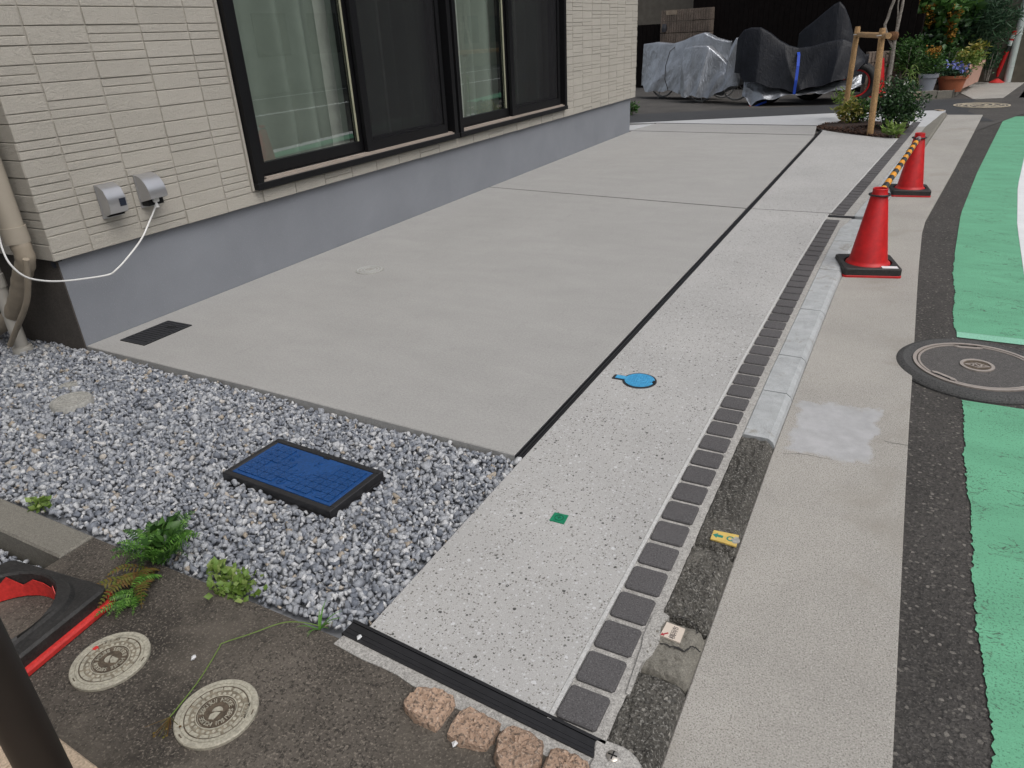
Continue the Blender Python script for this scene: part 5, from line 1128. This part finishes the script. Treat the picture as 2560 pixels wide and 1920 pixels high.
s4 = P(2290, 318, 0); shrub((s4[0]-.12, s4[1]-.05, .02), (.10, .1, .10), 150, .04, .02, 'leaf_green', 'thin-branched plant with yellow leaf tips at the end of the bed', flowers=(16, 'leaf_yellow', .05))
# spiky grass-like plant
s5 = WY(2262, 255, 9.2); t = thing('spiky_plant', 'spiky plant with long narrow pale leaves behind the shrub', 'plant', (s5[0], 9.2, .0))
m = MB(); m.tube([(s5[0], 9.2, -.02), (s5[0]-.01, 9.2, .35), (s5[0]+.0, 9.2, .66)], .008, 6); m.build('stem', 'leaf_green', t)
m = MB()
for i in range(46):
    a = random.random()*6.28; z0 = random.uniform(.42, .66); L = random.uniform(.16, .28); pth = [np.array([s5[0], 9.2, z0])+np.array([math.cos(a)*L*q_, math.sin(a)*L*q_, L*(.7*q_-.75*q_*q_)]) for q_ in np.linspace(0, 1, 5)]; sd = np.array([-math.sin(a), math.cos(a), 0])*.006
    m.loft([[tuple(p-sd*(1-.9*q_)), tuple(p+sd*(1-.9*q_))] for p, q_ in zip(pth, np.linspace(0, 1, 5))], False)
m.build('blades', 'leaf_light', t)
hc = P(1582, 283, 0); shrub((hc[0]-.05, hc[1]+.1, -.03), (.10, .12, .10), 200, .06, .02, 'leaf_green', 'small leafy plant growing at the far corner of the house', cat='plant')

# ================================================================== FENCE, BLOCK WALL, COVERED BIKES
F0 = np.array([-3.2, 16.35, 0]); F1 = np.array([3.25, 13.9, 0]); fu = _n(F1-F0); fn_ = np.array([fu[1], -fu[0], 0]); FLn = np.linalg.norm(F1-F0)
fe_ = thing('board_fence', 'tall almost black board fence behind the covered bikes', 'fence', tuple(F0))
nb = int(FLn/.115)
for i in range(nb):
    a, b_ = F0+fu*(i*.115+.003), F0+fu*(i*.115+.112)
    if not (2300 > 0): continue
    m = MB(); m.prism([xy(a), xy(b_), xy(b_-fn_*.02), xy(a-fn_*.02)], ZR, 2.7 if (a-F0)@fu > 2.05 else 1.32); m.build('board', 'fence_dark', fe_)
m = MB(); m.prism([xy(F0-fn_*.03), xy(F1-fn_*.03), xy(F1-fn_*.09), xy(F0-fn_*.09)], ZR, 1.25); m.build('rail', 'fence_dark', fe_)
hb_ = thing('rear_house', 'dim olive-walled house seen over the low end of the fence', 'house', tuple(F0+np.array([1, 3, 0])))
A, B, C_, D_ = F0-fn_*2.5-fu*4, F0-fn_*2.5+fu*8, F0-fn_*8+fu*8, F0-fn_*8-fu*4
m = MB(); m.prism([xy(p) for p in (A, B, C_, D_)], -.1, 5.5); m.build('wall', 'house_dim', hb_)
m = MB(); A2_, B2_ = A+fu*5.4+fn_*.02, A+fu*6.9+fn_*.02; m.prism([xy(A2_), xy(B2_), xy(B2_-fn_*.1), xy(A2_-fn_*.1)], .2, 2.3); m.build('door', 'recess_dark', hb_)
m = MB(); m.prism([xy(p) for p in (A+fn_*.5-fu*.5, B+fn_*.5+fu*.5, C_-fn_*.5+fu*.5, D_-fn_*.5-fu*.5)], 5.5, 5.7); m.build('roof', 'roof_dark', hb_)
# ribbed block wall
w0, w1 = WP(1650, 100, F0+fn_*.12, fu), WP(1774, 100, F0+fn_*.12, fu); wt = WP(1712, 16, F0+fn_*.12, fu)[2]; Lw = np.linalg.norm((w1-w0)[:2])
bw_ = thing('block_wall', 'brown ribbed block wall with a name plate and doorbell', 'wall', (w0[0], w0[1], ZR)); wu = _n(np.append((w1-w0)[:2], 0)); wn_ = np.array([wu[1], -wu[0], 0]); W0 = np.array([w0[0], w0[1], 0])
rowh = wt/7
def ribbed(p0, L, z0, z1, parent, nr, nm='block', mat='block_wall'):
    m = MB(); m.prism([xy(p0), xy(p0+wu*L), xy(p0+wu*L-wn_*.12), xy(p0-wn_*.12)], z0, z1)
    for i in range(nr): a = p0+wu*(L*(i+.15)/nr); b_ = p0+wu*(L*(i+.75)/nr); m.prism([xy(a+wn_*.014), xy(b_+wn_*.014), xy(b_-wn_*.002), xy(a-wn_*.002)], z0+.004, z1-.004)
    return m.build(nm, mat, parent)
for r in range(7):
    for k in range(3): ribbed(W0+wu*(k*Lw/3+.004), Lw/3-.008, ZR+r*rowh+.005, ZR+(r+1)*rowh-.005, bw_, 7)
np0 = WP(1665, 38, F0+fn_*.14, fu); np1 = WP(1692, 26, F0+fn_*.14, fu); m = MB(); m.prism([xy(np0), xy(np1), xy(np1-fn_*.04), xy(np0-fn_*.04)], np0[2], np1[2]+.01); m.build('name_plate', 'stone_tan', bw_)
db = WP(1661, 70, F0+fn_*.14, fu); m = MB(); m.lathe([(.05, -.08), (.06, 0), (.05, .08)], tuple(db), 12); m.build('doorbell', 'pot_dark', bw_)
# low ribbed wall at the right
l0, l1 = P(2152, 244, ZR), P(2240, 240, ZR); wu_s, wn_s = wu, wn_
wu = _n(np.append((l1-l0)[:2], 0)); wn_ = np.array([wu[1], -wu[0], 0]); lt = WP(2190, 122, l0+[0, .25, 0], wu)[2]
lw = thing('block_wall', 'low brown ribbed block wall behind the hidden red cone', 'wall', tuple(l0))
for r in range(4):
    for k in range(2): ribbed(l0+[0, .3, 0]+wu*(k*.36), .354, ZR+r*lt/4+.004, ZR+(r+1)*lt/4-.004, lw, 6)
wu, wn_ = wu_s, wn_s

def drape(base0, base1, zf, top, hem, width, name, label, cat, matname, folds=.02, seedk=0, sub=None, parent=None, extra_hem=None, bulge=1.0, fold_n=11):
    "cover draped over a bike: side outline (photo zoom coords through zf) on the vertical plane base0-base1, given real width"
    u = _n(np.append((base1-base0)[:2], 0)); nrm = np.array([u[1], -u[0], 0])
    T = np.array([((lambda p: ((p-base0)@u, p[2]))(WP(*zf(*q), base0, u))) for q in top]); Hm = np.array([((lambda p: ((p-base0)@u, p[2]))(WP(*zf(*q), base0, u))) for q in hem])
    s0, s1 = min(T[0, 0], Hm[0, 0]), max(T[-1, 0], Hm[-1, 0]); NS, NC = 130, 50; V = np.zeros((NS, NC, 3)); rg = np.random.default_rng(seedk)
    ph = rg.uniform(0, 6.28, 8)
    for i in range(NS):
        t = i/(NS-1); s = s0+(s1-s0)*t; zt = np.interp(s, T[:, 0], T[:, 1]); zh = np.interp(s, Hm[:, 0], Hm[:, 1])+.015*math.sin(t*31+ph[0]); zh = min(zh, zt-.05)
        endf = min(1, 4.5*min(t+.03, 1-t+.03))**.5
        for j in range(NC):
            c = j/(NC-1); side = 1-2*c; a = abs(side)   # 1 hem .. 0 ridge
            k = a**1.0; z = zt+(zh-zt)*(max(0, a-.18)/.82)**1.15 if a > .18 else zt-.01*(a/.18)**2
            wloc_ = width*endf*(.22+.78*min(1, a*1.25)**.7)*bulge if a > .02 else 0
            wloc_ = width*endf*(min(1, a/.18)*.25+.75*max(0, a-.18)/.82)
            rd = lambda q: 1.1-2.2*abs(math.sin(q*.5))**.7
            f = folds*(min(1, a*2))*(rd((s-.9*a*math.sin(s*2.1+ph[2]))*fold_n*.8+ph[1]+.9*math.sin(a*3+s*4+ph[6]))*(.4+.6*a)+.5*math.sin(s*fold_n*.45+a*2+ph[3])+.28*rd((s+.55*a)*fold_n*2.3+ph[4]+1.5*math.sin(a*4+ph[5]))*a)*(1 if side >= 0 else .8)
            o = (wloc_+f)*(1 if side > 0 else -1); V[i, j] = base0+u*(s+.3*f)+nrm*o; V[i, j, 2] = z+.35*f*min(1, a*3)
    m = MB(); m.loft([[tuple(p) for p in r] for r in V], False)
    return m.build(name, matname, parent, smooth=True, ang=180), u, nrm
z3 = lambda x, y: (1560+x/3.456, y/3.456)
def rim(t, zf, base0, u, pts_, off=0.0):
    # wheel: rim and tyre where the cover leaves it showing; pts_: (bottom contact px, radius)
    p = WP(*zf(*pts_[0]), base0, u); r = pts_[1]; nrm = np.array([u[1], -u[0], 0]); c = np.array([p[0], p[1], max(p[2], ZR)+r])
    w = thing if False else None
    ring = lambda rad: [tuple(c+u*(rad*math.cos(a))+np.array([0, 0, rad*math.sin(a)])) for a in np.linspace(0, 2*math.pi, 33)]
    m = MB(); m.tube(ring(r-.012), .011, 8, cap=False); wh = m.build('wheel', 'wheel_grey', t, smooth=True); m = MB(); m.tube(ring(r-.028), .007, 6, cap=False)
    for k in range(10): a = k*math.pi/5; m.tube([tuple(c), tuple(c+u*(r-.03)*math.cos(a)+np.array([0, 0, (r-.03)*math.sin(a)]))], .0015, 4)
    m.build('rim', 'rim', wh, smooth=True)
def stand(t, zf, base0, u, a, b_):
    m = MB(); m.tube([tuple(WP(*zf(*a), base0, u)), tuple(WP(*zf(*b_), base0, u))], .009, 8); m.build('kickstand', 'rim', t, smooth=True)
# rear bicycle
A0, A1 = P(*z3(310, 850), ZR), P(*z3(860, 850), ZR); A1 = A0+_n(np.array([1, -.35, 0]))*2
t = thing('covered_bicycle', 'bicycle under a silver cover with a dark cord tied round it', 'bicycle', tuple(A0))
o, u, nr = drape(A0, A1, z3, [(180, 380), (300, 362), (440, 375), (540, 345), (640, 300), (715, 278), (800, 325), (908, 352)], [(200, 735), (230, 780), (330, 782), (440, 770), (560, 800), (760, 790), (908, 720)], .27, 'cover', '', '', 'cover_silver', .022, 3, parent=t, fold_n=9)
rim(t, z3, A0, u, ((330, 842), .30)); rim(t, z3, A0, u, ((840, 850), .30)); stand(t, z3, A0, u, (305, 785), (297, 862))
m = MB(); m.tube([tuple(WP(*z3(*q), A0, u)+nr*w_) for q, w_ in (((478, 372), .0), ((440, 440), .16), ((428, 560), .26), ((432, 680), .30), ((460, 770), .30))], .008, 6); m.build('cord', 'black_tape', t)
# front bicycle
B0 = P(*z3(660, 885), ZR); B1 = B0+_n(np.array([1, -.28, 0]))*2
t = thing('covered_bicycle', 'bicycle under a torn silver cover beside the black motorcycle cover', 'bicycle', tuple(B0))
o, u, nr = drape(B0, B1, z3, [(505, 640), (530, 412), (620, 395), (740, 393), (830, 470), (915, 560), (940, 400), (985, 322), (1010, 330)], [(505, 760), (545, 838), (620, 815), (780, 835), (920, 760), (1020, 735)], .26, 'cover', '', '', 'cover_silver', .026, 5, parent=t, fold_n=10)
rim(t, z3, B0, u, ((650, 885), .29)); rim(t, z3, B0, u, ((960, 870), .29)); stand(t, z3, B0, u, (662, 830), (685, 918))
# front motorcycle
M0 = P(*z3(1180, 905), ZR); M1 = M0+_n(np.array([1, .10, 0]))*2
t = thing('covered_motorcycle', 'motorcycle under a black cover held by a bright blue strap', 'motorcycle', tuple(M0))
o2, u, nr = drape(M0, M1, z3, [(1040, 705), (1130, 702), (1300, 730), (1460, 770), (1560, 770), (1900, 690), (2045, 640)], [(1060, 830), (1110, 895), (1150, 860), (1300, 835), (1460, 800), (1600, 795), (2040, 750)], .37, 'under_cover', '', '', 'cover_silver', .02, 8, parent=t)
o, u, nr = drape(M0, M1, z3, [(985, 330), (1040, 258), (1100, 236), (1185, 236), (1270, 285), (1350, 350), (1430, 392), (1510, 412), (1620, 400), (1760, 360), (1900, 335), (2010, 380), (2085, 520)], [(1010, 630), (1040, 685), (1200, 712), (1470, 775), (1600, 745), (1900, 672), (2060, 565)], .36, 'cover', '', '', 'cover_black', .022, 12, parent=t, fold_n=7)
m = MB(); pth = [(1505, 428, .04), (1515, 470, .20), (1510, 560, .34), (1495, 680, .42), (1478, 795, .42)]
rows = [WP(*z3(a, b_), M0, u)+nr*w_ for a, b_, w_ in pth]; m.loft([[tuple(p-u*.022), tuple(p+u*.022)] for p in rows], False); m.build('strap', 'strap_blue', t)
for q, r_ in (((1215, 905), .31), ((1985, 835), .31)):
    p = WP(*z3(*q), M0, u); c = np.array([p[0], p[1], ZR+r_]); m = MB(); m.tube([tuple(c+u*((r_-.05)*math.cos(a))+np.array([0, 0, (r_-.05)*math.sin(a)])) for a in np.linspace(0, 6.283, 33)], .05, 12, cap=False); wh = m.build('wheel', 'tyre', t, smooth=True)
    m = MB(); m.tube([tuple(c+u*((r_-.105)*math.cos(a))+np.array([0, 0, (r_-.105)*math.sin(a)])) for a in np.linspace(0, 6.283, 33)], .018, 8, cap=False); m.build('rim', 'cone_red', wh, smooth=True)
lk = [WP(*z3(a, b_), M0, u)+nr*.25 for a, b_ in ((1090, 912), (1130, 915), (1180, 890), (1240, 865))]
m = MB(); m.tube([tuple(lk[0]), tuple(lk[1])], .022, 8); m.build('lock_cap', 'cone_red', t); m = MB(); m.tube([tuple(p) for p in lk[1:]], .018, 8); m.build('lock_cable', 'strap_blue', t)
# second motorcycle behind, taller
N0 = WY(*z3(1700, 800), 12.65); N0[2] = ZR; N1 = N0+_n(np.array([1, .05, 0]))*2
t = thing('covered_motorcycle', 'taller motorcycle under a peaked black cover, behind the strapped one', 'motorcycle', tuple(N0))
o, u, nr = drape(N0, N1, z3, [(1515, 290), (1560, 245), (1640, 185), (1740, 100), (1820, 35), (1868, 12), (1910, 60), (1950, 160), (1985, 300), (2040, 420), (2085, 470)], [(1520, 700), (1700, 760), (2000, 740), (2085, 700)], .34, 'cover', '', '', 'cover_black', .02, 21, parent=t, fold_n=6)
for xq in (1600, 2000):
    p = WP(*z3(xq, 800), N0, u); c = np.array([p[0], p[1], ZR+.31]); m = MB(); m.tube([tuple(c+u*(.26*math.cos(a))+np.array([0, 0, .26*math.sin(a)])) for a in np.linspace(0, 6.283, 29)], .05, 10, cap=False); m.build('wheel', 'tyre', t, smooth=True)
# red cone half hidden behind the stake
kc = P(2040+600/4.148, 1005/4.148, ZR); hh_ = WP(2040+700/4.148, 600/4.148, kc, np.array([1., 0, 0]))[2]-ZR
t = thing('traffic_cone', 'red traffic cone half hidden behind the wooden stake', 'traffic cone', (kc[0], kc[1], ZR))
m = MB(); m.loft([rsq(kc[0], kc[1], .20, .02, z, .2) for z in (ZR, ZR+.03)], True, cap=True); m.build('foot_plate', 'cone_red', t)
m = MB(); m.loft([rsq(kc[0], kc[1], .185, .02, z, .2) for z in (ZR+.031, ZR+.06)], True, cap=True); m.build('rubber_weight', 'black_rubber', t)
m = MB(); m.lathe([(.155, .06), (.15, .07), (.125, .09), (.035, hh_-.02), (.03, hh_), (.024, hh_), (.02, hh_-.03)], (kc[0]+.03, kc[1], ZR), 28); m.build('cone_body', 'cone_red', t, smooth=True)

# ================================================================== FLOWER CORNER, POLE, FAR STREET
zF = lambda x, y: (2240+x/6.9125, y/6.9125)
ZP = .085
plp = [P(2258, 252, ZR), P(2374, 245, ZR), P(2440, 202, ZR), P(2420, 196, ZR)+[0, .8, 0], P(2262, 252, ZR)+[0, 2.2, 0]]
pl = thing('planter_bed', 'low stone-edged planter bed under the flower pots', 'planter', tuple(np.mean(plp, axis=0)))
m = MB(); m.prism([xy(p) for p in plp], -.1, ZP-.03); m.build('soil', 'soil', pl)
def edge_stones(a, b_, n, mats):
    d = _n((b_-a)[:2]); nn = np.array([d[1], -d[0]]); L = np.linalg.norm((b_-a)[:2])/n
    for i in range(n):
        p = a[:2]+d*(i*L+.006); q = a[:2]+d*((i+1)*L-.006); m = MB(); m.prism([tuple(p+nn*.05), tuple(q+nn*.05), tuple(q-nn*.05), tuple(p-nn*.05)], -.1, ZP+random.uniform(-.01, .012), cham=.006); m.build('edge_stone', mats[i % len(mats)], pl)
edge_stones(plp[0], plp[1], 3, ['stone_tan', 'old_kerb_grey', 'old_kerb_grey']); edge_stones(plp[1], plp[2], 4, ['old_kerb_grey', 'stone_tan'])
def pxr(y, px, k=.97): return px/6.9125*(y-CAM[1])*k/FPX
def pot(zx, zy, wtop, wbot, hpx, mat, lab, nm='flower_pot', rimh=.22):
    b_ = P(*zF(zx, zy), ZP); y = b_[1]+pxr(b_[1], wtop, .79)/2; x = WY(*zF(zx, zy), y)[0]; rt, rb, h = pxr(y, wtop, .79)/2, pxr(y, wbot, .79)/2, pxr(y, hpx, .80)
    t = thing(nm, lab, 'flower pot', (x, y, ZP)); m = MB(); z = ZP
    m.lathe([(rb, z-.04), (rb+(rt-rb)*.72, z+h*(1-rimh)), (rt, z+h*(1-rimh)), (rt*1.03, z+h), (rt*.92, z+h), (rt*.85, z+h*.8), (0, z+h*.8)], (x, y, 0), 30); m.build('pot', mat, t, smooth=True); return t, np.array([x, y, z+h*.8]), rt
def foliage(t, zx, zy, rx, ry, y, n, L, Wd, mat, nm='foliage', up=.4, depth=None, shell=.35):
    c = WY(*zF(zx, zy), y); o = leaves(n, blob(c, (pxr(y, rx), depth or pxr(y, rx)*.8, pxr(y, ry)), shell), L, Wd, up, mat=mat, name=nm, parent=t); o['kind'] = 'stuff'
def plant(nm, lab, cat, zx, zy, rx, ry, y, n, L, Wd, mat, zb=ZP, stems=6, **k):
    c = WY(*zF(zx, zy), y); t = thing(nm, lab, cat, (c[0], y, zb)); m = MB()
    for i in range(stems):
        a = i*2.4; m.tube([(c[0]+.03*math.cos(a), y+.03*math.sin(a), zb-.05), (c[0]+pxr(y, rx)*.3*math.cos(a), y+.1*math.sin(a), c[2]*.5+zb*.5), (c[0]+pxr(y, rx)*.6*math.cos(a), y+.2*math.sin(a), c[2]+pxr(y, ry)*.4)], [.014, .01, .006], 6)
    m.build('stems', 'bark', t); foliage(t, zx, zy, rx, ry, y, n, L, Wd, mat, **k); return t
t, pc, rt = pot(510, 1580, 320, 215, 275, 'pot_grey', 'pale grey round flower pot with a bushy yellow-flowered plant')
foliage(t, 600, 1110, 230, 190, pc[1], 900, .055, .02, 'leaf_green'); foliage(t, 650, 905, 120, 90, pc[1], 160, .03, .03, 'bloom_orange', 'flowers', .8)
t, pc, rt = pot(935, 1555, 480, 330, 215, 'terracotta', 'wide terracotta bowl of blue pansies')
foliage(t, 960, 1255, 235, 105, pc[1]-.05, 700, .05, .03, 'leaf_blue', up=.2); foliage(t, 990, 1140, 190, 60, pc[1]-.1, 26, .06, .06, 'bloom_blue', 'flowers', .6, shell=.7); foliage(t, 1110, 1230, 80, 50, pc[1]-.15, 12, .06, .06, 'bloom_blue', 'flowers', .6)
t, pc, rt = pot(85, 1500, 220, 170, 190, 'pot_dark', 'dark flower pot beside the spiky plant')
foliage(t, 140, 1240, 110, 110, pc[1], 200, .05, .02, 'leaf_dark')
# pink trough
pa, pb = P(*zF(1150, 1510), ZP), P(*zF(1420, 1390), ZP); du = _n(np.append((pb-pa)[:2], 0)); pe = np.array([-du[1], du[0], 0]); Ht = pxr(pa[1], 290)
t = thing('flower_trough', 'pink rectangular flower trough with yellow flowers', 'planter', tuple((pa+pb)/2)); Lp = np.linalg.norm(pb-pa)*1.0
m = MB(); ring_ = lambda e, z: [tuple(pa+du*a+pe*b_+np.array([0, 0, z])) for a, b_ in ((-e, -e), (Lp+e, -e), (Lp+e, .26+e), (-e, .26+e))]
m.loft([ring_(0, -.02), ring_(.03, Ht*.82), ring_(.045, Ht*.82), ring_(.045, Ht), ring_(.02, Ht), ring_(.01, Ht*.85)], True, cap=True); m.build('trough', 'planter_pink', t)
foliage(t, 1250, 1050, 210, 130, pa[1]+.3, 700, .05, .03, 'leaf_light'); foliage(t, 1240, 950, 130, 60, pa[1]+.2, 60, .045, .045, 'leaf_yellow', 'flowers', .8); foliage(t, 1400, 880, 140, 130, pa[1]+.55, 160, .10, .035, 'leaf_yellow', up=.3)
plant('hydrangea_bush', 'tall bush with hanging orange-brown flower clusters', 'shrub', 540, 230, 560, 360, 14.8, 2300, .15, .11, 'leaf_green', stems=9)
hy = [o for o in COL.objects if o.name.startswith('hydrangea_bush')][0]
for zx, zy, rx, ry in ((560, 285, 105, 170), (1025, 225, 85, 95), (950, 520, 65, 140), (330, 560, 55, 150), (250, 190, 60, 130), (300, 20, 70, 70), (930, 420, 50, 60)):
    c = WY(*zF(zx, zy), 14.35); leaves(170, blob(c, (pxr(14.35, rx), pxr(14.35, rx), pxr(14.35, ry)), .75), .035, .035, .0, mat='bloom_orange', name='flower_cluster', parent=hy)
plant('feathery_bush', 'feathery fine-leaved green bush beside the white pole', 'shrub', 1480, 380, 440, 370, 15.0, 3400, .17, .012, 'leaf_blue', up=.35)
plant('bush', 'dark leafy bush filling the back of the flower corner', 'shrub', 450, 800, 500, 330, 14.6, 2200, .11, .07, 'leaf_dark')
plant('bush', 'small-leaved green bush beside the tree trunk', 'shrub', 220, 960, 260, 280, 13.6, 1900, .055, .022, 'leaf_green')
plant('bush', 'broad-leaved plant above the pansy bowl', 'shrub', 800, 720, 260, 200, 14.6, 260, .12, .07, 'leaf_green')
plant('bush', 'reddish brown bush between the pots', 'shrub', 900, 960, 200, 130, 14.4, 500, .05, .02, 'leaf_green')
plant('bush', 'silvery leafed bush spilling over the garden wall', 'shrub', 1640, 1010, 120, 190, 15.6, 500, .06, .03, 'leaf_blue')
plant('bush', 'leafy bush behind the pole against the dark house', 'shrub', 1950, 130, 240, 240, 17.5, 700, .14, .09, 'leaf_green', zb=ZR)
plant('bush', 'dark bush low under the feathery one', 'shrub', 1300, 780, 400, 200, 15.6, 900, .09, .05, 'leaf_dark')
# dark house behind the flowers
dh = thing('dark_house', 'dark brown house wall behind the flower corner', 'house', (4.2, 17.3, ZR))
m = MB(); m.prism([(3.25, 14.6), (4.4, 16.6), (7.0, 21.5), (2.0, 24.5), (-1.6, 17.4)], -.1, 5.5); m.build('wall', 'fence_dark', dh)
m = MB(); m.prism([(3.5, 14.2), (4.8, 16.5), (7.5, 21.6), (2.0, 25.2), (-2.2, 17.2)], 5.5, 5.7); m.build('roof', 'roof_dark', dh)
m = MB(); p0_, p1_ = np.array([4.62, 17.0]), np.array([5.1, 17.9]); m.prism([tuple(p0_), tuple(p1_), tuple(p1_+[-.06, .04]), tuple(p0_+[-.06, .04])], .9, 2.1); m.build('window', 'glass', dh)
# garden wall along the street
gw = [P(*zF(1520, 1330), ZR), P(*zF(1990, 1010), ZR)]; gd = _n(np.append((gw[1]-gw[0])[:2], 0)); gn = np.array([-gd[1], gd[0], 0]); gtop = WP(*zF(1760, 680), gw[0], gd)[2]
g_ = thing('garden_wall', 'grey concrete garden wall running up the street', 'wall', tuple(gw[0]))
for i in range(5):
    a, b_ = gw[0]+gd*(i*.9+.004), gw[0]+gd*(i*.9+.896); m = MB(); m.prism([xy(a), xy(b_), xy(b_+gn*.12), xy(a+gn*.12)], -.1, gtop, cham=.006); m.build('panel', 'wall_grey', g_)
m = MB(); a, b_ = gw[0]-gd*.02, gw[0]+gd*4.52; m.prism([xy(a-gn*.02), xy(b_-gn*.02), xy(b_+gn*.14), xy(a+gn*.14)], gtop, gtop+.05); m.build('coping', 'wall_grey', g_)
# pavement up the street
m = MB(); q = [P(2432, 247, -.03), P(2508, 244, -.03), P(2640, 150, -.03), P(2600, 150, -.03), P(2530, 165, -.03), P(2440, 200, -.03), P(2400, 232, -.03)]; m.prism([xy(p) for p in q], -.1, -.028, cham=.004); m.build('far_pavement', 'gutter', kind='structure', label='pale pavement going up the street past the white pole')
# white pole and leaning delineator
pb_ = P(2517, 206, -.03); po_ = thing('white_pole', 'white steel pole standing on the far pavement', 'pole', (pb_[0], pb_[1], -.03))
m = MB(); m.tube([(pb_[0], pb_[1], -.03), (pb_[0], pb_[1], 4.5)], .062, 18); m.build('pole', 'pole_white', po_, smooth=True)
m = MB(); m.lathe([(.064, 0), (.066, .01), (.064, .02)], (pb_[0], pb_[1], .25), 18); m.build('band', 'rim', po_); 
m = MB(); m.lathe([(.064, 0), (.072, .015), (.064, .03)], (pb_[0], pb_[1], WY(*zF(2080, 610), pb_[1])[2]), 18); m.build('clamp', 'pole_white', po_)
yd = pb_[1]-.05; dl = thing('delineator', 'red lane delineator with white bands leaning on the white pole', 'delineator', tuple(WY(*zF(1735, 1420), yd)))
b0 = WY(*zF(1735, 1420), yd); b0 = np.array([b0[0], yd, -.03]); tpx = [(1745, 1330), (1780, 1220), (1920, 880), (1955, 790), (1985, 700), (2000, 665), (2030, 600), (2045, 555), (2055, 530)]
pth = [WY(*zF(*q), yd) for q in tpx]
m = MB(); m.lathe([(.13, 0), (.13, .012), (.05, .06), (.03, .075)], tuple(b0), 20); m.build('foot', 'red_faded', dl, smooth=True)
m = MB(); m.tube([tuple(pth[0]), tuple(pth[1]), tuple(pth[2])], [.02, .038, .038], 12); m.build('post', 'cone_red', dl, smooth=True)
for a, b_, mt in ((2, 3, 'black_tape'), (3, 4, 'pole_white'), (4, 5, 'cone_red'), (5, 6, 'pole_white'), (6, 8, 'cone_red')): m = MB(); m.tube([tuple(pth[a]), tuple(pth[b_])], .038, 12); m.build('band', mt, dl, smooth=True)
# small stone on the apron
st_ = P(2040+1272/4.148, 1142/4.148, .01); v, f = ROCKS[5]; m = MB(); m.add([tuple(st_+q*np.array([.09, .05, .03])) for q in v], [tuple(r) for r in f]); m.build('stone', 'stone_tan', label='small flat stone on the white concrete apron', cat='stone', loc=(st_[0], st_[1], 0))

# ================================================================== HOUSES AROUND (seen in the window glass)
def simple_house(name, lab, x0, x1, y0, y1, h, wall, roof, face, gable=True):
    t = thing(name, lab, 'house', ((x0+x1)/2, (y0+y1)/2, -.1)); m = MB(); m.box(x0, x1, y0, y1, -.2, h); m.build('wall', wall, t)
    m = MB(); e = .5; m.add([(x0-e, y0-e, h), (x1+e, y0-e, h), (x1+e, y1+e, h), (x0-e, y1+e, h), ((x0+x1)/2, y0-e, h+2), ((x0+x1)/2, y1+e, h+2)], [(0, 1, 4), (1, 2, 5, 4), (2, 3, 5), (3, 0, 4, 5), (3, 2, 1, 0)]); m.build('roof', roof, t)
    n = int((y1-y0)/2.4)
    for fl in range(int(h//2.7)):
        for i in range(n):
            yc = y0+(i+.5)*(y1-y0)/n; zc = 1.0+fl*2.7
            if face == 'x-':
                m = MB(); m.box(x0-.05, x0+.02, yc-.7, yc+.7, zc, zc+1.2); w = m.build('window', 'black_metal', t); m = MB(); m.add([(x0-.055, yc-.64, zc+.06), (x0-.055, yc+.64, zc+.06), (x0-.055, yc+.64, zc+1.14), (x0-.055, yc-.64, zc+1.14)], [(3, 2, 1, 0)]); m.build('pane', 'glass', w)
            else:
                pass
    return t
simple_house('opposite_house', 'olive-brown house across the street with an orange roof', 13.5, 20, -7, 6, 5.6, 'house_dim', 'roof_orange', 'x-')
simple_house('opposite_house', 'grey house across the street further up', 14.5, 21, 8, 20, 5.8, 'wall_grey', 'roof_dark', 'x-')
simple_house('opposite_house', 'brown house across the street beyond the grey one', 16.5, 23, 22.5, 36, 5.8, 'house_dim', 'roof_dark', 'x-')
simple_house('neighbour_house', 'neighbouring house behind the tiled step', -7, 1.0, -9, -2.05, 6.4, 'wall_cream', 'roof_dark', '')
